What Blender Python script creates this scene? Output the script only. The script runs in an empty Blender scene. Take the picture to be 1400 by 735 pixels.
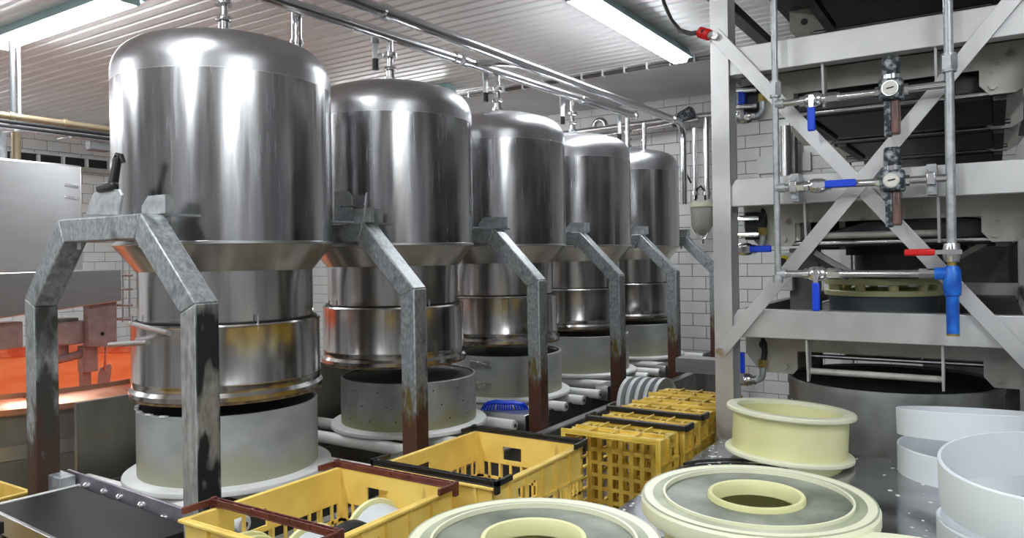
import bpy, bmesh, math, random
from mathutils import Matrix, Vector
random.seed(7)
R = math.radians
SC = bpy.context.scene
COL = SC.collection

# ------------------------------------------------------------------ camera
FPX, PSI, ROLL, CY, EYE = 1025.07, 0.5728, 0.0157, 351.316, 1.6
cam = bpy.data.cameras.new('camera'); camo = bpy.data.objects.new('camera', cam); COL.objects.link(camo)
cam.sensor_width = 36; cam.lens = FPX * 36 / 1400
cam.shift_y = -(367.5 - CY) / 1400
cam.clip_start = 0.02
camo.matrix_world = Matrix.Translation((0, 0, EYE)) @ Matrix.Rotation(PSI, 4, 'Z') @ Matrix.Rotation(R(90), 4, 'X') @ Matrix.Rotation(-ROLL, 4, 'Z')
SC.camera = camo
# ------------------------------------------------------------------ world and exposure
w = bpy.data.worlds.new('world'); SC.world = w; w.use_nodes = True
w.node_tree.nodes['Background'].inputs[0].default_value = (.8, .9, 1, 1)
w.node_tree.nodes['Background'].inputs[1].default_value = .3
SC.view_settings.view_transform = 'Standard'; SC.view_settings.look = 'None'
SC.view_settings.gamma = 1; SC.view_settings.use_curve_mapping = False
SC.view_settings.exposure = 1.68
LAMP = 17.0       # emission strength of the fluorescent diffusers

# ------------------------------------------------------------------ pixel -> point
def ray(x, y):
    a, b = x - 700, y - CY
    c, s = math.cos(ROLL), math.sin(ROLL)
    u, v = (c * a - s * b) / FPX, (s * a + c * b) / FPX
    return Vector((-math.sin(PSI) + math.cos(PSI) * u, math.cos(PSI) + math.sin(PSI) * u, -v))
def at(x, y, X=None, Y=None, Z=None, D=None):
    d = ray(x, y)
    t = X / d.x if X is not None else Y / d.y if Y is not None else (Z - EYE) / d.z if Z is not None else D
    return d * t + Vector((0, 0, EYE))
def px(p):
    c, s = math.cos(ROLL), math.sin(ROLL)
    zc = -p[0] * math.sin(PSI) + p[1] * math.cos(PSI)
    if zc < .05: return (-9999, -9999)
    u = FPX * (p[0] * math.cos(PSI) + p[1] * math.sin(PSI)) / zc; v = -FPX * (p[2] - EYE) / zc
    return 700 + c * u + s * v, CY - s * u + c * v

# ------------------------------------------------------------------ materials
def mat(name, base, rough=.5, metal=0., **k):
    m = bpy.data.materials.new(name); m.use_nodes = True
    b = m.node_tree.nodes['Principled BSDF']
    b.inputs['Base Color'].default_value = (*base, 1); b.inputs['Roughness'].default_value = rough
    b.inputs['Metallic'].default_value = metal
    for q, v in k.items(): b.inputs[q.replace('_', ' ')].default_value = v
    return m
def N(m, t, **k):
    n = m.node_tree.nodes.new(t)
    for q, v in k.items(): setattr(n, q, v)
    return n
def noise_on(m, scale=(8, 8, 8), detail=4, amount=None, c1=None, c2=None, lo=.35, hi=.65, rough=None, bump=0, bscale=None, seed=0):
    """vary colour, roughness and relief of a principled material by 3-D noise"""
    nt = m.node_tree; L = nt.links; b = nt.nodes['Principled BSDF']
    tc = N(m, 'ShaderNodeTexCoord'); mp = N(m, 'ShaderNodeMapping'); mp.inputs['Scale'].default_value = scale
    mp.inputs['Location'].default_value = (seed, seed * 1.7, seed * .3)
    L.new(tc.outputs['Object'], mp.inputs['Vector'])
    no = N(m, 'ShaderNodeTexNoise'); no.inputs['Scale'].default_value = 1; no.inputs['Detail'].default_value = detail
    L.new(mp.outputs['Vector'], no.inputs['Vector'])
    if c1:
        cr = N(m, 'ShaderNodeValToRGB'); cr.color_ramp.elements[0].position = lo; cr.color_ramp.elements[1].position = hi
        cr.color_ramp.elements[0].color = (*c1, 1); cr.color_ramp.elements[1].color = (*c2, 1)
        L.new(no.outputs['Fac'], cr.inputs['Fac']); L.new(cr.outputs['Color'], b.inputs['Base Color'])
    if rough:
        mr = N(m, 'ShaderNodeMapRange'); mr.inputs['From Min'].default_value = lo; mr.inputs['From Max'].default_value = hi
        mr.inputs['To Min'].default_value = rough[0]; mr.inputs['To Max'].default_value = rough[1]
        L.new(no.outputs['Fac'], mr.inputs['Value']); L.new(mr.outputs['Result'], b.inputs['Roughness'])
    if bump:
        bp = N(m, 'ShaderNodeBump'); bp.inputs['Strength'].default_value = bump; bp.inputs['Distance'].default_value = .01
        L.new(no.outputs['Fac'], bp.inputs['Height']); L.new(bp.outputs['Normal'], b.inputs['Normal'])
    return m
def overlay(m, colour, scale, lo, hi, zlo=None, zhi=None, rough=None, seed=3, metal=None, face=False):
    """stains or painted shade with a shape of their own, mixed over the base colour; z range in object space optional (wear near the foot)"""
    nt = m.node_tree; L = nt.links; b = nt.nodes['Principled BSDF']
    tc = N(m, 'ShaderNodeTexCoord'); mp = N(m, 'ShaderNodeMapping'); mp.inputs['Scale'].default_value = scale
    mp.inputs['Location'].default_value = (seed, seed, seed)
    L.new(tc.outputs['Object'], mp.inputs['Vector'])
    no = N(m, 'ShaderNodeTexNoise'); no.inputs['Scale'].default_value = 1; no.inputs['Detail'].default_value = 6
    L.new(mp.outputs['Vector'], no.inputs['Vector'])
    val = no.outputs['Fac']
    if zlo is not None:
        sx = N(m, 'ShaderNodeSeparateXYZ'); L.new(tc.outputs['Object'], sx.inputs['Vector'])
        mz = N(m, 'ShaderNodeMapRange'); mz.inputs['From Min'].default_value = zlo; mz.inputs['From Max'].default_value = zhi
        mz.inputs['To Min'].default_value = .45; mz.inputs['To Max'].default_value = -.45; L.new(sx.outputs['Z'], mz.inputs['Value'])
        ad = N(m, 'ShaderNodeMath', operation='ADD'); L.new(val, ad.inputs[0]); L.new(mz.outputs['Result'], ad.inputs[1]); val = ad.outputs[0]
    mr = N(m, 'ShaderNodeMapRange'); mr.inputs['From Min'].default_value = lo; mr.inputs['From Max'].default_value = hi
    L.new(val, mr.inputs['Value'])
    if face:      # only on the +x face: scuffs on one leg, painted shade on the other
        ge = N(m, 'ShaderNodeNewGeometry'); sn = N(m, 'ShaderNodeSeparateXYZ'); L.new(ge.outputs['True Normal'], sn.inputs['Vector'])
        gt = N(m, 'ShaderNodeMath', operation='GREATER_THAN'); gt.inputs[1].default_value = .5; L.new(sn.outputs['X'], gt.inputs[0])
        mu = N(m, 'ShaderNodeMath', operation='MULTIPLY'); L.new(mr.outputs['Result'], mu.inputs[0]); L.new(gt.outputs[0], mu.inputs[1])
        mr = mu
    mx = N(m, 'ShaderNodeMix', data_type='RGBA')
    L.new(mr.outputs[0], mx.inputs['Factor'])
    src = b.inputs['Base Color']
    if src.is_linked: L.new(src.links[0].from_socket, mx.inputs['A'])
    else: mx.inputs['A'].default_value = src.default_value
    mx.inputs['B'].default_value = (*colour, 1)
    L.new(mx.outputs['Result'], src)
    if metal is not None:
        mm = N(m, 'ShaderNodeMapRange'); mm.inputs['To Min'].default_value = b.inputs['Metallic'].default_value; mm.inputs['To Max'].default_value = metal
        L.new(mr.outputs[0], mm.inputs['Value']); L.new(mm.outputs['Result'], b.inputs['Metallic'])
    return m

M = {}
M['tank'] = noise_on(mat('brushed_tank_steel', (.6, .6, .61), .24, 1), (16, 16, .9), 6, c1=(.4, .4, .4), c2=(.64, .65, .68), lo=.25, hi=.75, rough=(.12, .26), bump=.04)
def drips(m, sc, lo, hi, strength, colour=None):
    nt = m.node_tree; L = nt.links; b = nt.nodes['Principled BSDF']
    tc = N(m, 'ShaderNodeTexCoord'); mp = N(m, 'ShaderNodeMapping'); mp.inputs['Scale'].default_value = sc
    L.new(tc.outputs['Object'], mp.inputs['Vector'])
    no = N(m, 'ShaderNodeTexNoise'); no.inputs['Scale'].default_value = 1; no.inputs['Detail'].default_value = 5; no.inputs['Distortion'].default_value = .6
    L.new(mp.outputs['Vector'], no.inputs['Vector'])
    mr = N(m, 'ShaderNodeMapRange'); mr.inputs['From Min'].default_value = lo; mr.inputs['From Max'].default_value = hi
    mr.inputs['To Max'].default_value = strength; L.new(no.outputs['Fac'], mr.inputs['Value'])
    src = b.inputs['Roughness']; ad = N(m, 'ShaderNodeMath', operation='ADD')
    if src.is_linked: L.new(src.links[0].from_socket, ad.inputs[0])
    else: ad.inputs[0].default_value = src.default_value
    L.new(mr.outputs['Result'], ad.inputs[1]); L.new(ad.outputs[0], src)
drips(M['tank'], (45, 45, 3.5), .4, .75, .1)
overlay(M['tank'], (.36, .34, .3), (16, 16, .6), .5, .8, seed=31)
M['dome'] = noise_on(mat('brushed_dome_steel', (.6, .6, .61), .3, 1), (14, 14, 14), 4, c1=(.48, .48, .5), c2=(.56, .565, .585), lo=.2, hi=.8, rough=(.3, .37))
M['cone'] = noise_on(mat('cone_steel', (.6, .58, .53), .25, 1), (22, 22, 1.2), 5, c1=(.5, .46, .38), c2=(.68, .65, .6), lo=.2, hi=.8)
M['ring'] = noise_on(mat('ring_steel', (.62, .61, .6), .22, 1), (12, 12, .8), 6, c1=(.44, .42, .41), c2=(.74, .73, .73), lo=.3, hi=.7, rough=(.15, .27), bump=.02)
overlay(M['ring'], (.4, .36, .31), (20, 20, .8), .56, .7, seed=8)
M['wood'] = noise_on(mat('brown_gasket', (.16, .1, .05), .7), (30, 30, 30), 4, c1=(.07, .045, .025), c2=(.26, .17, .08))
M['pipe'] = mat('polished_pipe_steel', (.72, .73, .75), .17, 1)
M['steel'] = noise_on(mat('satin_steel', (.62, .62, .63), .34, 1), (6, 6, 40), 4, c1=(.58, .58, .58), c2=(.66, .66, .67), lo=.2, hi=.8, rough=(.3, .38))
M['darksteel'] = noise_on(mat('dull_dark_steel', (.16, .155, .15), .45, .7), (6, 6, 6), 5, c1=(.1, .1, .1), c2=(.2, .19, .18))
M['galv'] = noise_on(mat('galvanised_steel', (.5, .52, .54), .45, .6), (35, 35, 35), 5, c1=(.36, .39, .41), c2=(.6, .62, .63), lo=.3, hi=.7, rough=(.35, .55))
M['darkgalv'] = mat('dull_conduit', (.2, .21, .22), .5, .3)
M['arch'] = noise_on(mat('worn_arch_steel', (.45, .48, .49), .45, .5), (70, 70, 45), 10, c1=(.22, .245, .255), c2=(.46, .49, .505), lo=.3, hi=.7, rough=(.38, .55), bump=.08)
overlay(M['arch'], (.14, .15, .155), (14, 14, 10), .56, .72, seed=9)
M['leg'] = noise_on(mat('worn_leg_steel', (.45, .48, .49), .45, .5), (70, 70, 45), 10, c1=(.22, .245, .255), c2=(.46, .49, .505), lo=.3, hi=.7, rough=(.38, .55), bump=.08)
overlay(M['leg'], (.14, .15, .155), (14, 14, 10), .56, .72, seed=9)
overlay(M['leg'], (.2, .16, .05), (26, 26, 9), .46, .62, .6, 1.4, seed=5, metal=0)
overlay(M['leg'], (.1, .04, .024), (20, 20, 8), .44, .56, .6, 1.3, seed=1, metal=0)
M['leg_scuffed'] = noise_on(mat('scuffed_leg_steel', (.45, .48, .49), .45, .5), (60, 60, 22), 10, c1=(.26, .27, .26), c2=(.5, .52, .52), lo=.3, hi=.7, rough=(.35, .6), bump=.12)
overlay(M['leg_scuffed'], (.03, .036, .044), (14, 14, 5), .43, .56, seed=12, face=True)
M['leg_dark'] = noise_on(mat('stained_shaded_leg_steel', (.4, .42, .42), .45, .5), (60, 60, 30), 10, c1=(.24, .26, .26), c2=(.48, .5, .5), lo=.3, hi=.7, rough=(.38, .55), bump=.08)
overlay(M['leg_dark'], (.06, .068, .058), (12, 12, 5), .34, .52, seed=17, face=True)  # dark olive and shade of the inner face painted into the colour
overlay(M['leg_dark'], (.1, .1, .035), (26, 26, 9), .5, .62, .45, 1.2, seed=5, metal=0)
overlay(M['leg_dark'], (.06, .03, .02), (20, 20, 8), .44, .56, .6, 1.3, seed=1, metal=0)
M['frame'] = noise_on(mat('frame_steel', (.72, .72, .72), .36, .6), (5, 5, 5), 6, c1=(.6, .6, .6), c2=(.73, .73, .73), rough=(.3, .44))
M['bridge'] = noise_on(mat('grimy_bridge_plate', (.5, .49, .44), .5, .25), (10, 10, 10), 6, c1=(.4, .39, .35), c2=(.55, .54, .49), lo=.3, hi=.7, rough=(.4, .6))
overlay(M['bridge'], (.16, .1, .06), (9, 9, 9), .62, .72, seed=21)
M['black'] = mat('black_plastic', (.012, .012, .013), .4)
M['rubber'] = mat('black_rubber', (.014, .015, .017), .55)
M['slab'] = noise_on(mat('black_press_slab', (.03, .033, .037), .38), (4, 4, 9), 5, c1=(.018, .02, .023), c2=(.045, .05, .055))
M['mould'] = noise_on(mat('grey_mould', (.42, .45, .45), .42), (6, 6, 9), 6, c1=(.34, .365, .36), c2=(.49, .515, .51), lo=.3, hi=.7, rough=(.35, .55), bump=.05)
overlay(M['mould'], (.42, .42, .31), (5, 5, 3), .45, .8, .02, .24, seed=4)
M['mould_metal'] = noise_on(mat('dull_metal_mould', (.33, .35, .34), .45, .35), (9, 9, 5), 6, c1=(.24, .25, .245), c2=(.44, .46, .45), lo=.3, hi=.7, bump=.05)
overlay(M['mould_metal'], (.36, .36, .22), (9, 9, 5), .5, .78, .0, .2, seed=4)
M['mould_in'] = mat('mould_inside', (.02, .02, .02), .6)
M['white'] = noise_on(mat('white_plastic', (.82, .83, .83), .38), (5, 5, 5), 4, c1=(.74, .75, .74), c2=(.85, .86, .86))
M['ring_white'] = mat('white_band_plastic', (.78, .83, .87), .33, Subsurface_Weight=.15, Subsurface_Radius=(.03, .03, .03))
M['roller'] = mat('white_roller', (.84, .84, .82), .4)
M['yellow'] = noise_on(mat('yellow_crate_plastic', (.88, .66, .18), .42), (9, 9, 9), 5, c1=(.76, .52, .1), c2=(.92, .68, .18), lo=.25, hi=.6, rough=(.36, .5))
overlay(M['yellow'], (.35, .2, .05), (14, 14, 5), .66, .76, seed=2)
M['crate_dirty'] = noise_on(mat('worn_crate_plastic', (.72, .45, .05), .45), (9, 9, 9), 5, c1=(.55, .35, .04), c2=(.88, .64, .12), lo=.25, hi=.6)
M['brown'] = noise_on(mat('brown_handle_plastic', (.12, .028, .02), .38), (20, 20, 20), 3, c1=(.09, .02, .015), c2=(.16, .04, .03))
M['cream'] = noise_on(mat('cream_plastic', (.8, .8, .42), .4, Subsurface_Weight=.2, Subsurface_Radius=(.03, .03, .02)), (5, 5, 5), 5, c1=(.74, .74, .36), c2=(.85, .84, .48))
M['cream_top'] = mat('pale_rim_plastic', (.85, .86, .64), .4)
M['lid_face'] = noise_on(mat('grey_green_lid_face', (.4, .42, .36), .45), (7, 7, 7), 6, c1=(.1, .115, .085), c2=(.38, .4, .33), lo=.3, hi=.72)
M['lid_band'] = noise_on(mat('pale_grey_lid_band', (.6, .62, .5), .45), (6, 6, 6), 6, c1=(.3, .33, .22), c2=(.64, .66, .5), lo=.3, hi=.72)
M['reel_grey'] = mat('grey_reel_drum', (.6, .64, .67), .4)
M['table'] = noise_on(mat('wet_table_steel', (.4, .41, .43), .12, .9), (5, 9, 3), 5, c1=(.34, .345, .36), c2=(.48, .49, .51), rough=(.08, .2))
M['crumb'] = mat('curd_crumb', (.85, .86, .82), .6)
M['blue'] = mat('blue_plastic', (.008, .07, .75), .35)
M['brush_blue'] = mat('blue_brush_plastic', (.003, .06, .75), .4)
M['paintblue'] = noise_on(mat('blue_enamel', (.01, .13, .65), .35), (30, 30, 30), 4, c1=(.006, .09, .5), c2=(.02, .2, .78))
M['red'] = mat('red_plastic', (.72, .012, .012), .35)
M['brass'] = mat('brass', (.55, .42, .12), .35, .9)
M['chrome'] = mat('chrome', (.78, .78, .79), .18, 1)
M['regblack'] = noise_on(mat('scuffed_regulator_body', (.05, .06, .07), .45), (60, 60, 60), 6, c1=(.02, .028, .035), c2=(.42, .47, .5), lo=.48, hi=.7)
M['bowl'] = noise_on(mat('brown_filter_bowl', (.1, .05, .04), .35), (20, 20, 8), 4, c1=(.05, .025, .02), c2=(.22, .13, .11))
M['dial'] = mat('gauge_dial', (.8, .78, .7), .5)
M['ceil'] = noise_on(mat('painted_ceiling_slat', (.8, .8, .8), .42), (.8, 2, 3), 4, c1=(.66, .65, .64), c2=(.82, .82, .82), lo=.3, hi=.65)
M['ceil_back'] = mat('ceiling_backing', (.85, .85, .85), .6)
M['ceil_plain'] = noise_on(mat('plain_ceiling', (.5, .5, .5), .6), (2, 2, 2), 4, c1=(.56, .56, .57), c2=(.66, .66, .67))
M['tile'] = noise_on(mat('white_wall_tile', (.8, .8, .79), .2), (3, 3, 3), 3, c1=(.75, .75, .74), c2=(.83, .83, .82))
M['grout'] = mat('grey_grout', (.2, .2, .195), .8)
M['floor'] = noise_on(mat('wet_grey_floor', (.35, .32, .28), .25), (4, 4, 4), 5, c1=(.3, .27, .23), c2=(.4, .37, .33), rough=(.15, .4))
M['wallplain'] = mat('plain_wall_paint', (.3, .3, .31), .5)
M['copper'] = noise_on(mat('copper_rim', (.85, .36, .22), .3, .9), (6, 6, 6), 4, c1=(.75, .3, .18), c2=(.9, .5, .36), rough=(.22, .4))
M['orange'] = noise_on(mat('orange_copper_inside', (.95, .25, .07), .4, .2), (2, 2, 12), 5, c1=(.85, .22, .07), c2=(.92, .34, .14), lo=.35, hi=.65)
M['vat'] = noise_on(mat('vat_jacket', (.3, .28, .25), .4, .7), (3, 3, 1.2), 5, c1=(.2, .19, .17), c2=(.36, .34, .3))
M['pink'] = noise_on(mat('weathered_gearbox_paint', (.4, .3, .29), .5, .2), (18, 18, 18), 6, c1=(.3, .21, .2), c2=(.46, .36, .35), lo=.2, hi=.8)
M['belt'] = mat('black_belt', (.009, .009, .01), .62)
M['purple'] = noise_on(mat('tarnished_rail', (.42, .38, .45), .4, .7), (9, 9, 9), 4, c1=(.32, .29, .36), c2=(.5, .46, .52))
M['brasspipe'] = mat('tarnished_pipe', (.38, .31, .2), .45, .7)
M['fixture'] = mat('fixture_housing', (.35, .5, .5), .45)
M['glass'] = mat('milky_glass', (.75, .76, .7), .12, 0, Transmission_Weight=.6, IOR=1.3)
M['liquid'] = mat('whey', (.55, .53, .44), .3)
M['signyellow'] = mat('estop_yellow', (.8, .68, .02), .4)
M['box_white'] = mat('white_switch_box', (.75, .76, .76), .4)
m = bpy.data.materials.new('lit_diffuser'); m.use_nodes = True
m.node_tree.nodes.clear(); e = m.node_tree.nodes.new('ShaderNodeEmission'); o = m.node_tree.nodes.new('ShaderNodeOutputMaterial')
e.inputs['Color'].default_value = (.94, .97, 1, 1); e.inputs['Strength'].default_value = LAMP
m.node_tree.links.new(e.outputs[0], o.inputs[0]); M['lamp'] = m

# ------------------------------------------------------------------ mesh helpers
ORG = {}
class MB:
    def __init__(s): s.v = []; s.f = []
    def add(s, vs, fs):
        o = len(s.v); s.v += [Vector(v) for v in vs]; s.f += [tuple(i + o for i in f) for f in fs]; return s
    def box(s, a, b):
        (x0, y0, z0), (x1, y1, z1) = [tuple(map(min, zip(a, b))), tuple(map(max, zip(a, b)))]
        return s.add([(x0, y0, z0), (x1, y0, z0), (x1, y1, z0), (x0, y1, z0), (x0, y0, z1), (x1, y0, z1), (x1, y1, z1), (x0, y1, z1)],
                     [(0, 3, 2, 1), (4, 5, 6, 7), (0, 1, 5, 4), (1, 2, 6, 5), (2, 3, 7, 6), (3, 0, 4, 7)])
    def cbox(s, c, h, mx=None):
        n = len(s.v); s.box([-q for q in h], h)
        for i in range(n, len(s.v)):
            q = s.v[i]
            s.v[i] = (mx @ q if mx else q) + Vector(c)
        return s
    def bar(s, p, q, w, t, up=(0, 0, 1)):
        """rectangular bar from p to q, width w along the side vector, t along 'up'"""
        p, q = Vector(p), Vector(q); d = (q - p).normalized(); u = Vector(up); sd = d.cross(u)
        if sd.length < 1e-4: sd = d.cross(Vector((1, 0, 0)))
        sd.normalize(); u = sd.cross(d)
        vs = []
        for c in (p, q):
            for a, b in ((-1, -1), (1, -1), (1, 1), (-1, 1)): vs.append(c + sd * a * w / 2 + u * b * t / 2)
        return s.add(vs, [(3, 2, 1, 0), (4, 5, 6, 7), (0, 1, 5, 4), (1, 2, 6, 5), (2, 3, 7, 6), (3, 0, 4, 7)])
    def cyl(s, p, q, r, n=20, r2=None, cap=True):
        p, q = Vector(p), Vector(q); d = (q - p).normalized(); a = d.orthogonal().normalized(); b = d.cross(a)
        r2 = r if r2 is None else r2; vs = []
        for c, rr in ((p, r), (q, r2)):
            for i in range(n):
                t = 2 * math.pi * i / n; vs.append(c + a * math.cos(t) * rr + b * math.sin(t) * rr)
        fs = [(i, (i + 1) % n, n + (i + 1) % n, n + i) for i in range(n)]
        if cap: fs += [tuple(range(n))[::-1], tuple(range(n, 2 * n))]
        return s.add(vs, fs)
    def tube(s, pts, r, n=14):
        pts = [Vector(p) for p in pts]; rings = []; a = None
        for i, p in enumerate(pts):
            d = ((pts[i + 1] if i < len(pts) - 1 else p) - (pts[i - 1] if i else p)).normalized()
            if a is None: a = d.orthogonal().normalized()
            a = (a - d * a.dot(d)).normalized(); b = d.cross(a)
            rings.append([p + a * math.cos(2 * math.pi * k / n) * r + b * math.sin(2 * math.pi * k / n) * r for k in range(n)])
        vs = [v for q in rings for v in q]; fs = []
        for i in range(len(pts) - 1):
            for k in range(n): fs.append((i * n + k, i * n + (k + 1) % n, (i + 1) * n + (k + 1) % n, (i + 1) * n + k))
        fs += [tuple(range(n))[::-1], tuple(range((len(pts) - 1) * n, len(pts) * n))]
        return s.add(vs, fs)
    def lathe(s, prof, c=(0, 0, 0), n=64, mx=None, closed=False):
        """revolve (r, z) profile around z"""
        c = Vector(c); vs = []; fs = []
        for r, z in prof:
            for i in range(n):
                t = 2 * math.pi * i / n; q = Vector((r * math.cos(t), r * math.sin(t), z))
                vs.append((mx @ q if mx else q) + c)
        m_ = len(prof)
        for j in range(m_ - 1 + (1 if closed else 0)):
            k = (j + 1) % m_
            for i in range(n): fs.append((j * n + i, j * n + (i + 1) % n, k * n + (i + 1) % n, k * n + i))
        if not closed:
            if prof[0][0] > 1e-6: fs.append(tuple(range(n))[::-1])
            if prof[-1][0] > 1e-6: fs.append(tuple(range((m_ - 1) * n, m_ * n)))
        return s.add(vs, fs)
    def prism(s, poly, d):
        """extrude the polygon (3-D points) by vector d"""
        p = [Vector(q) for q in poly]; d = Vector(d); n = len(p)
        return s.add(p + [q + d for q in p], [tuple(range(n))[::-1], tuple(range(n, 2 * n))] + [(i, (i + 1) % n, n + (i + 1) % n, n + i) for i in range(n)])
    def build(s, name, material, parent=None, bevel=0, angle=35, fix=True, origin=None):
        me = bpy.data.meshes.new(name)
        if parent is not None: org = ORG[parent]
        elif origin is not None: org = Vector(origin)
        else:
            lo = [min(v[i] for v in s.v) for i in range(3)]; hi = [max(v[i] for v in s.v) for i in range(3)]
            org = Vector(((lo[0] + hi[0]) / 2, (lo[1] + hi[1]) / 2, lo[2]))
        me.from_pydata([v - org for v in s.v], [], s.f)
        if fix:
            bm = bmesh.new(); bm.from_mesh(me); bmesh.ops.remove_doubles(bm, verts=bm.verts, dist=1e-5)
            bmesh.ops.recalc_face_normals(bm, faces=bm.faces); bm.to_mesh(me); bm.free()
        me.shade_smooth(); me.set_sharp_from_angle(angle=R(angle)); me.update()
        me.materials.append(M[material] if isinstance(material, str) else material)
        o = bpy.data.objects.new(name, me); COL.objects.link(o)
        if parent is not None: o.parent = parent; ORG[o] = org
        else: o.location = org; ORG[o] = org
        if bevel:
            b = o.modifiers.new('bevel', 'BEVEL'); b.width = bevel; b.segments = 2; b.limit_method = 'ANGLE'; b.angle_limit = R(40)
        return o
def tag(o, label, cat, group=None, kind=None):
    o['label'] = label
    if cat: o['category'] = cat
    if group: o['group'] = group
    if kind: o['kind'] = kind
    return o
def thing(name, loc, label, cat, group=None):
    o = bpy.data.objects.new(name, None); COL.objects.link(o); o.location = loc; ORG[o] = Vector(loc)
    o.empty_display_size = .1
    return tag(o, label, cat, group)
def struct(o, label=None):
    o['kind'] = 'structure'
    if label: o['label'] = label
    return o
def copy_tree(o, loc=None, label=None, parent=None):
    c = o.copy(); COL.objects.link(c); c.parent = parent
    if loc is not None: c.location = loc
    if label: c['label'] = label
    for ch in [q for q in bpy.data.objects if q.parent == o]: copy_tree(ch, None, None, c)
    return c
def arc(c, r, a0, a1, u, v, n=8):
    c, u, v = Vector(c), Vector(u), Vector(v)
    return [c + u * r * math.cos(a0 + (a1 - a0) * i / n) + v * r * math.sin(a0 + (a1 - a0) * i / n) for i in range(n + 1)]

# ================================================================== THE ROOM
XL, XR, YN, YF, ZC = -10.6, 3.4, -3.5, 8.0, 3.35
struct(MB().box((XL, YN, -.1), (XR, YF, 0)).build('floor', 'floor'), 'wet grey concrete floor under the machines')
ceil = struct(MB().box((XL, YN, ZC + .012), (XR, YF, ZC + .1)).build('ceiling', 'ceil_back'), 'pale slatted ceiling')
sl = None
y = YN + .01
while y < 6.35:
    if sl is None:
        sl = MB().add([(XL + .02, y, ZC + .014), (XR - .02, y, ZC + .014), (XL + .02, y + .012, ZC - .006), (XR - .02, y + .012, ZC - .006),
                       (XL + .02, y + .092, ZC - .006), (XR - .02, y + .092, ZC - .006), (XL + .02, y + .104, ZC + .014), (XR - .02, y + .104, ZC + .014)],
                      [(0, 1, 3, 2), (2, 3, 5, 4), (4, 5, 7, 6), (6, 7, 1, 0), (0, 2, 4, 6), (1, 7, 5, 3)]).build('ceiling_slat', 'ceil', ceil, angle=20)
        first = sl; y0s = y
    else:
        sl = first.copy(); COL.objects.link(sl); sl.location = (0, y - y0s, 0)
    y += .118
MB().box((XL + .02, 6.36, ZC - .02), (XR - .02, YF - .02, ZC + .014)).build('ceiling_panel', 'ceil_plain', ceil)

def tiled_wall(name, axis, pos, u0, u1, label, windows, tw=.3, th=.135):
    """wall with real tiles where the picture shows them singly, the rest as one joined tile mesh"""
    s = 1 if axis == 'X' else -1       # axis X: wall facing +X at x=pos ; axis Y: facing -Y at y=pos
    b = MB()
    if axis == 'X': b.box((pos - .1, u0, 0), (pos, u1, ZC))
    else: b.box((u0, pos, 0), (u1, pos + .1, ZC))
    wall = struct(b.build(name, 'grout'), label)
    rest = MB(); proto = None; r = 0; z = .01; cnt = 0; g = .006
    while z < ZC - .02:
        u = u0 - (tw / 2 if r % 2 else 0)
        zt = min(z + th - g, ZC - .015)
        while u < u1:
            a, c = max(u, u0 + .002), min(u + tw - g, u1 - .002)
            if c - a > .02:
                mid = (pos, (a + c) / 2, (z + zt) / 2) if axis == 'X' else ((a + c) / 2, pos, (z + zt) / 2)
                q = px(mid); full = c - a > tw - g - 1e-4 and zt - z > th - g - 1e-4
                if full and any(x0 < q[0] < x1 and y0 < q[1] < y1 for x0, y0, x1, y1 in windows) and cnt < 300:
                    cnt += 1
                    if proto is None:
                        m_ = MB(); e = .004; d = .008
                        for (k, dd) in ((0, 0), (e, d)): pass
                        lo = Vector(mid) - Vector(((0, (c - a) / 2, (zt - z) / 2) if axis == 'X' else ((c - a) / 2, 0, (zt - z) / 2)))
                        hi = Vector(mid) + Vector(((d, (c - a) / 2, (zt - z) / 2) if axis == 'X' else ((c - a) / 2, -d, (zt - z) / 2)))
                        m_.box(lo, hi); proto = m_.build('tile', 'tile', wall, bevel=.003); pm = Vector(mid)
                    else:
                        t = proto.copy(); COL.objects.link(t)
                        t.location = Vector(mid) - pm
                        k = random.uniform(-.0012, .0012)
                        t.location += Vector((k, 0, 0)) if axis == 'X' else Vector((0, k, 0))
                else:
                    if axis == 'X': rest.box((pos, a, z), (pos + .008, c, zt))
                    else: rest.box((a, pos - .008, z), (c, pos, zt))
            u += tw
        z += th; r += 1
    o = rest.build('tile_field', 'tile', wall, fix=False); o['kind'] = 'stuff'
    return wall
tiled_wall('wall_left', 'X', XL, YN, YF, 'white tiled wall behind the copper vat', [(-20, 160, 165, 420)])
tiled_wall('wall_back', 'Y', YF, XL, XR, 'white tiled wall beyond the row of tanks', [(850, 110, 1085, 500), (1300, 370, 1400, 430), (585, 130, 690, 170)])
struct(MB().box((XR, YN, 0), (XR + .1, YF, ZC)).build('wall_right', 'wallplain'), 'plain pale wall to the right of the press')
struct(MB().box((XL, YN - .1, 0), (XR, YN, ZC)).build('wall_front', 'wallplain'), 'plain pale wall behind the viewer')

# ------------------------------------------------------------------ fluorescent lamps
def lamp(p, along, length, label):
    p = Vector(p); u = Vector(along).normalized(); t = thing('ceiling_lamp', p, label, 'lamp', 'fluorescent ceiling lamps')
    a, b = p - u * length / 2, p + u * length / 2
    side = Vector((-u.y, u.x, 0))
    def sec(wt, z0, z1, wb, e=0):
        a2, b2 = a - u * e, b + u * e
        return MB().prism([a2 + side * wt + Vector((0, 0, z1)), a2 - side * wt + Vector((0, 0, z1)), a2 - side * wb + Vector((0, 0, z0)), a2 + side * wb + Vector((0, 0, z0))], b2 - a2)
    sec(.065, -.085, -.006, .1, .03).build('housing', 'fixture', t)
    d = sec(.078, -.122, -.085, .05, 0).build('diffuser', 'lamp', t)
    for c, s in ((a, -1), (b, 1)):
        MB().cbox(c + u * s * .016 + Vector((0, 0, -.098)), (.014 if abs(u.x) > .5 else .06, .06 if abs(u.x) > .5 else .014, .024)).build('end_cap', 'fixture', t, bevel=.006)
    return t
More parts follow.
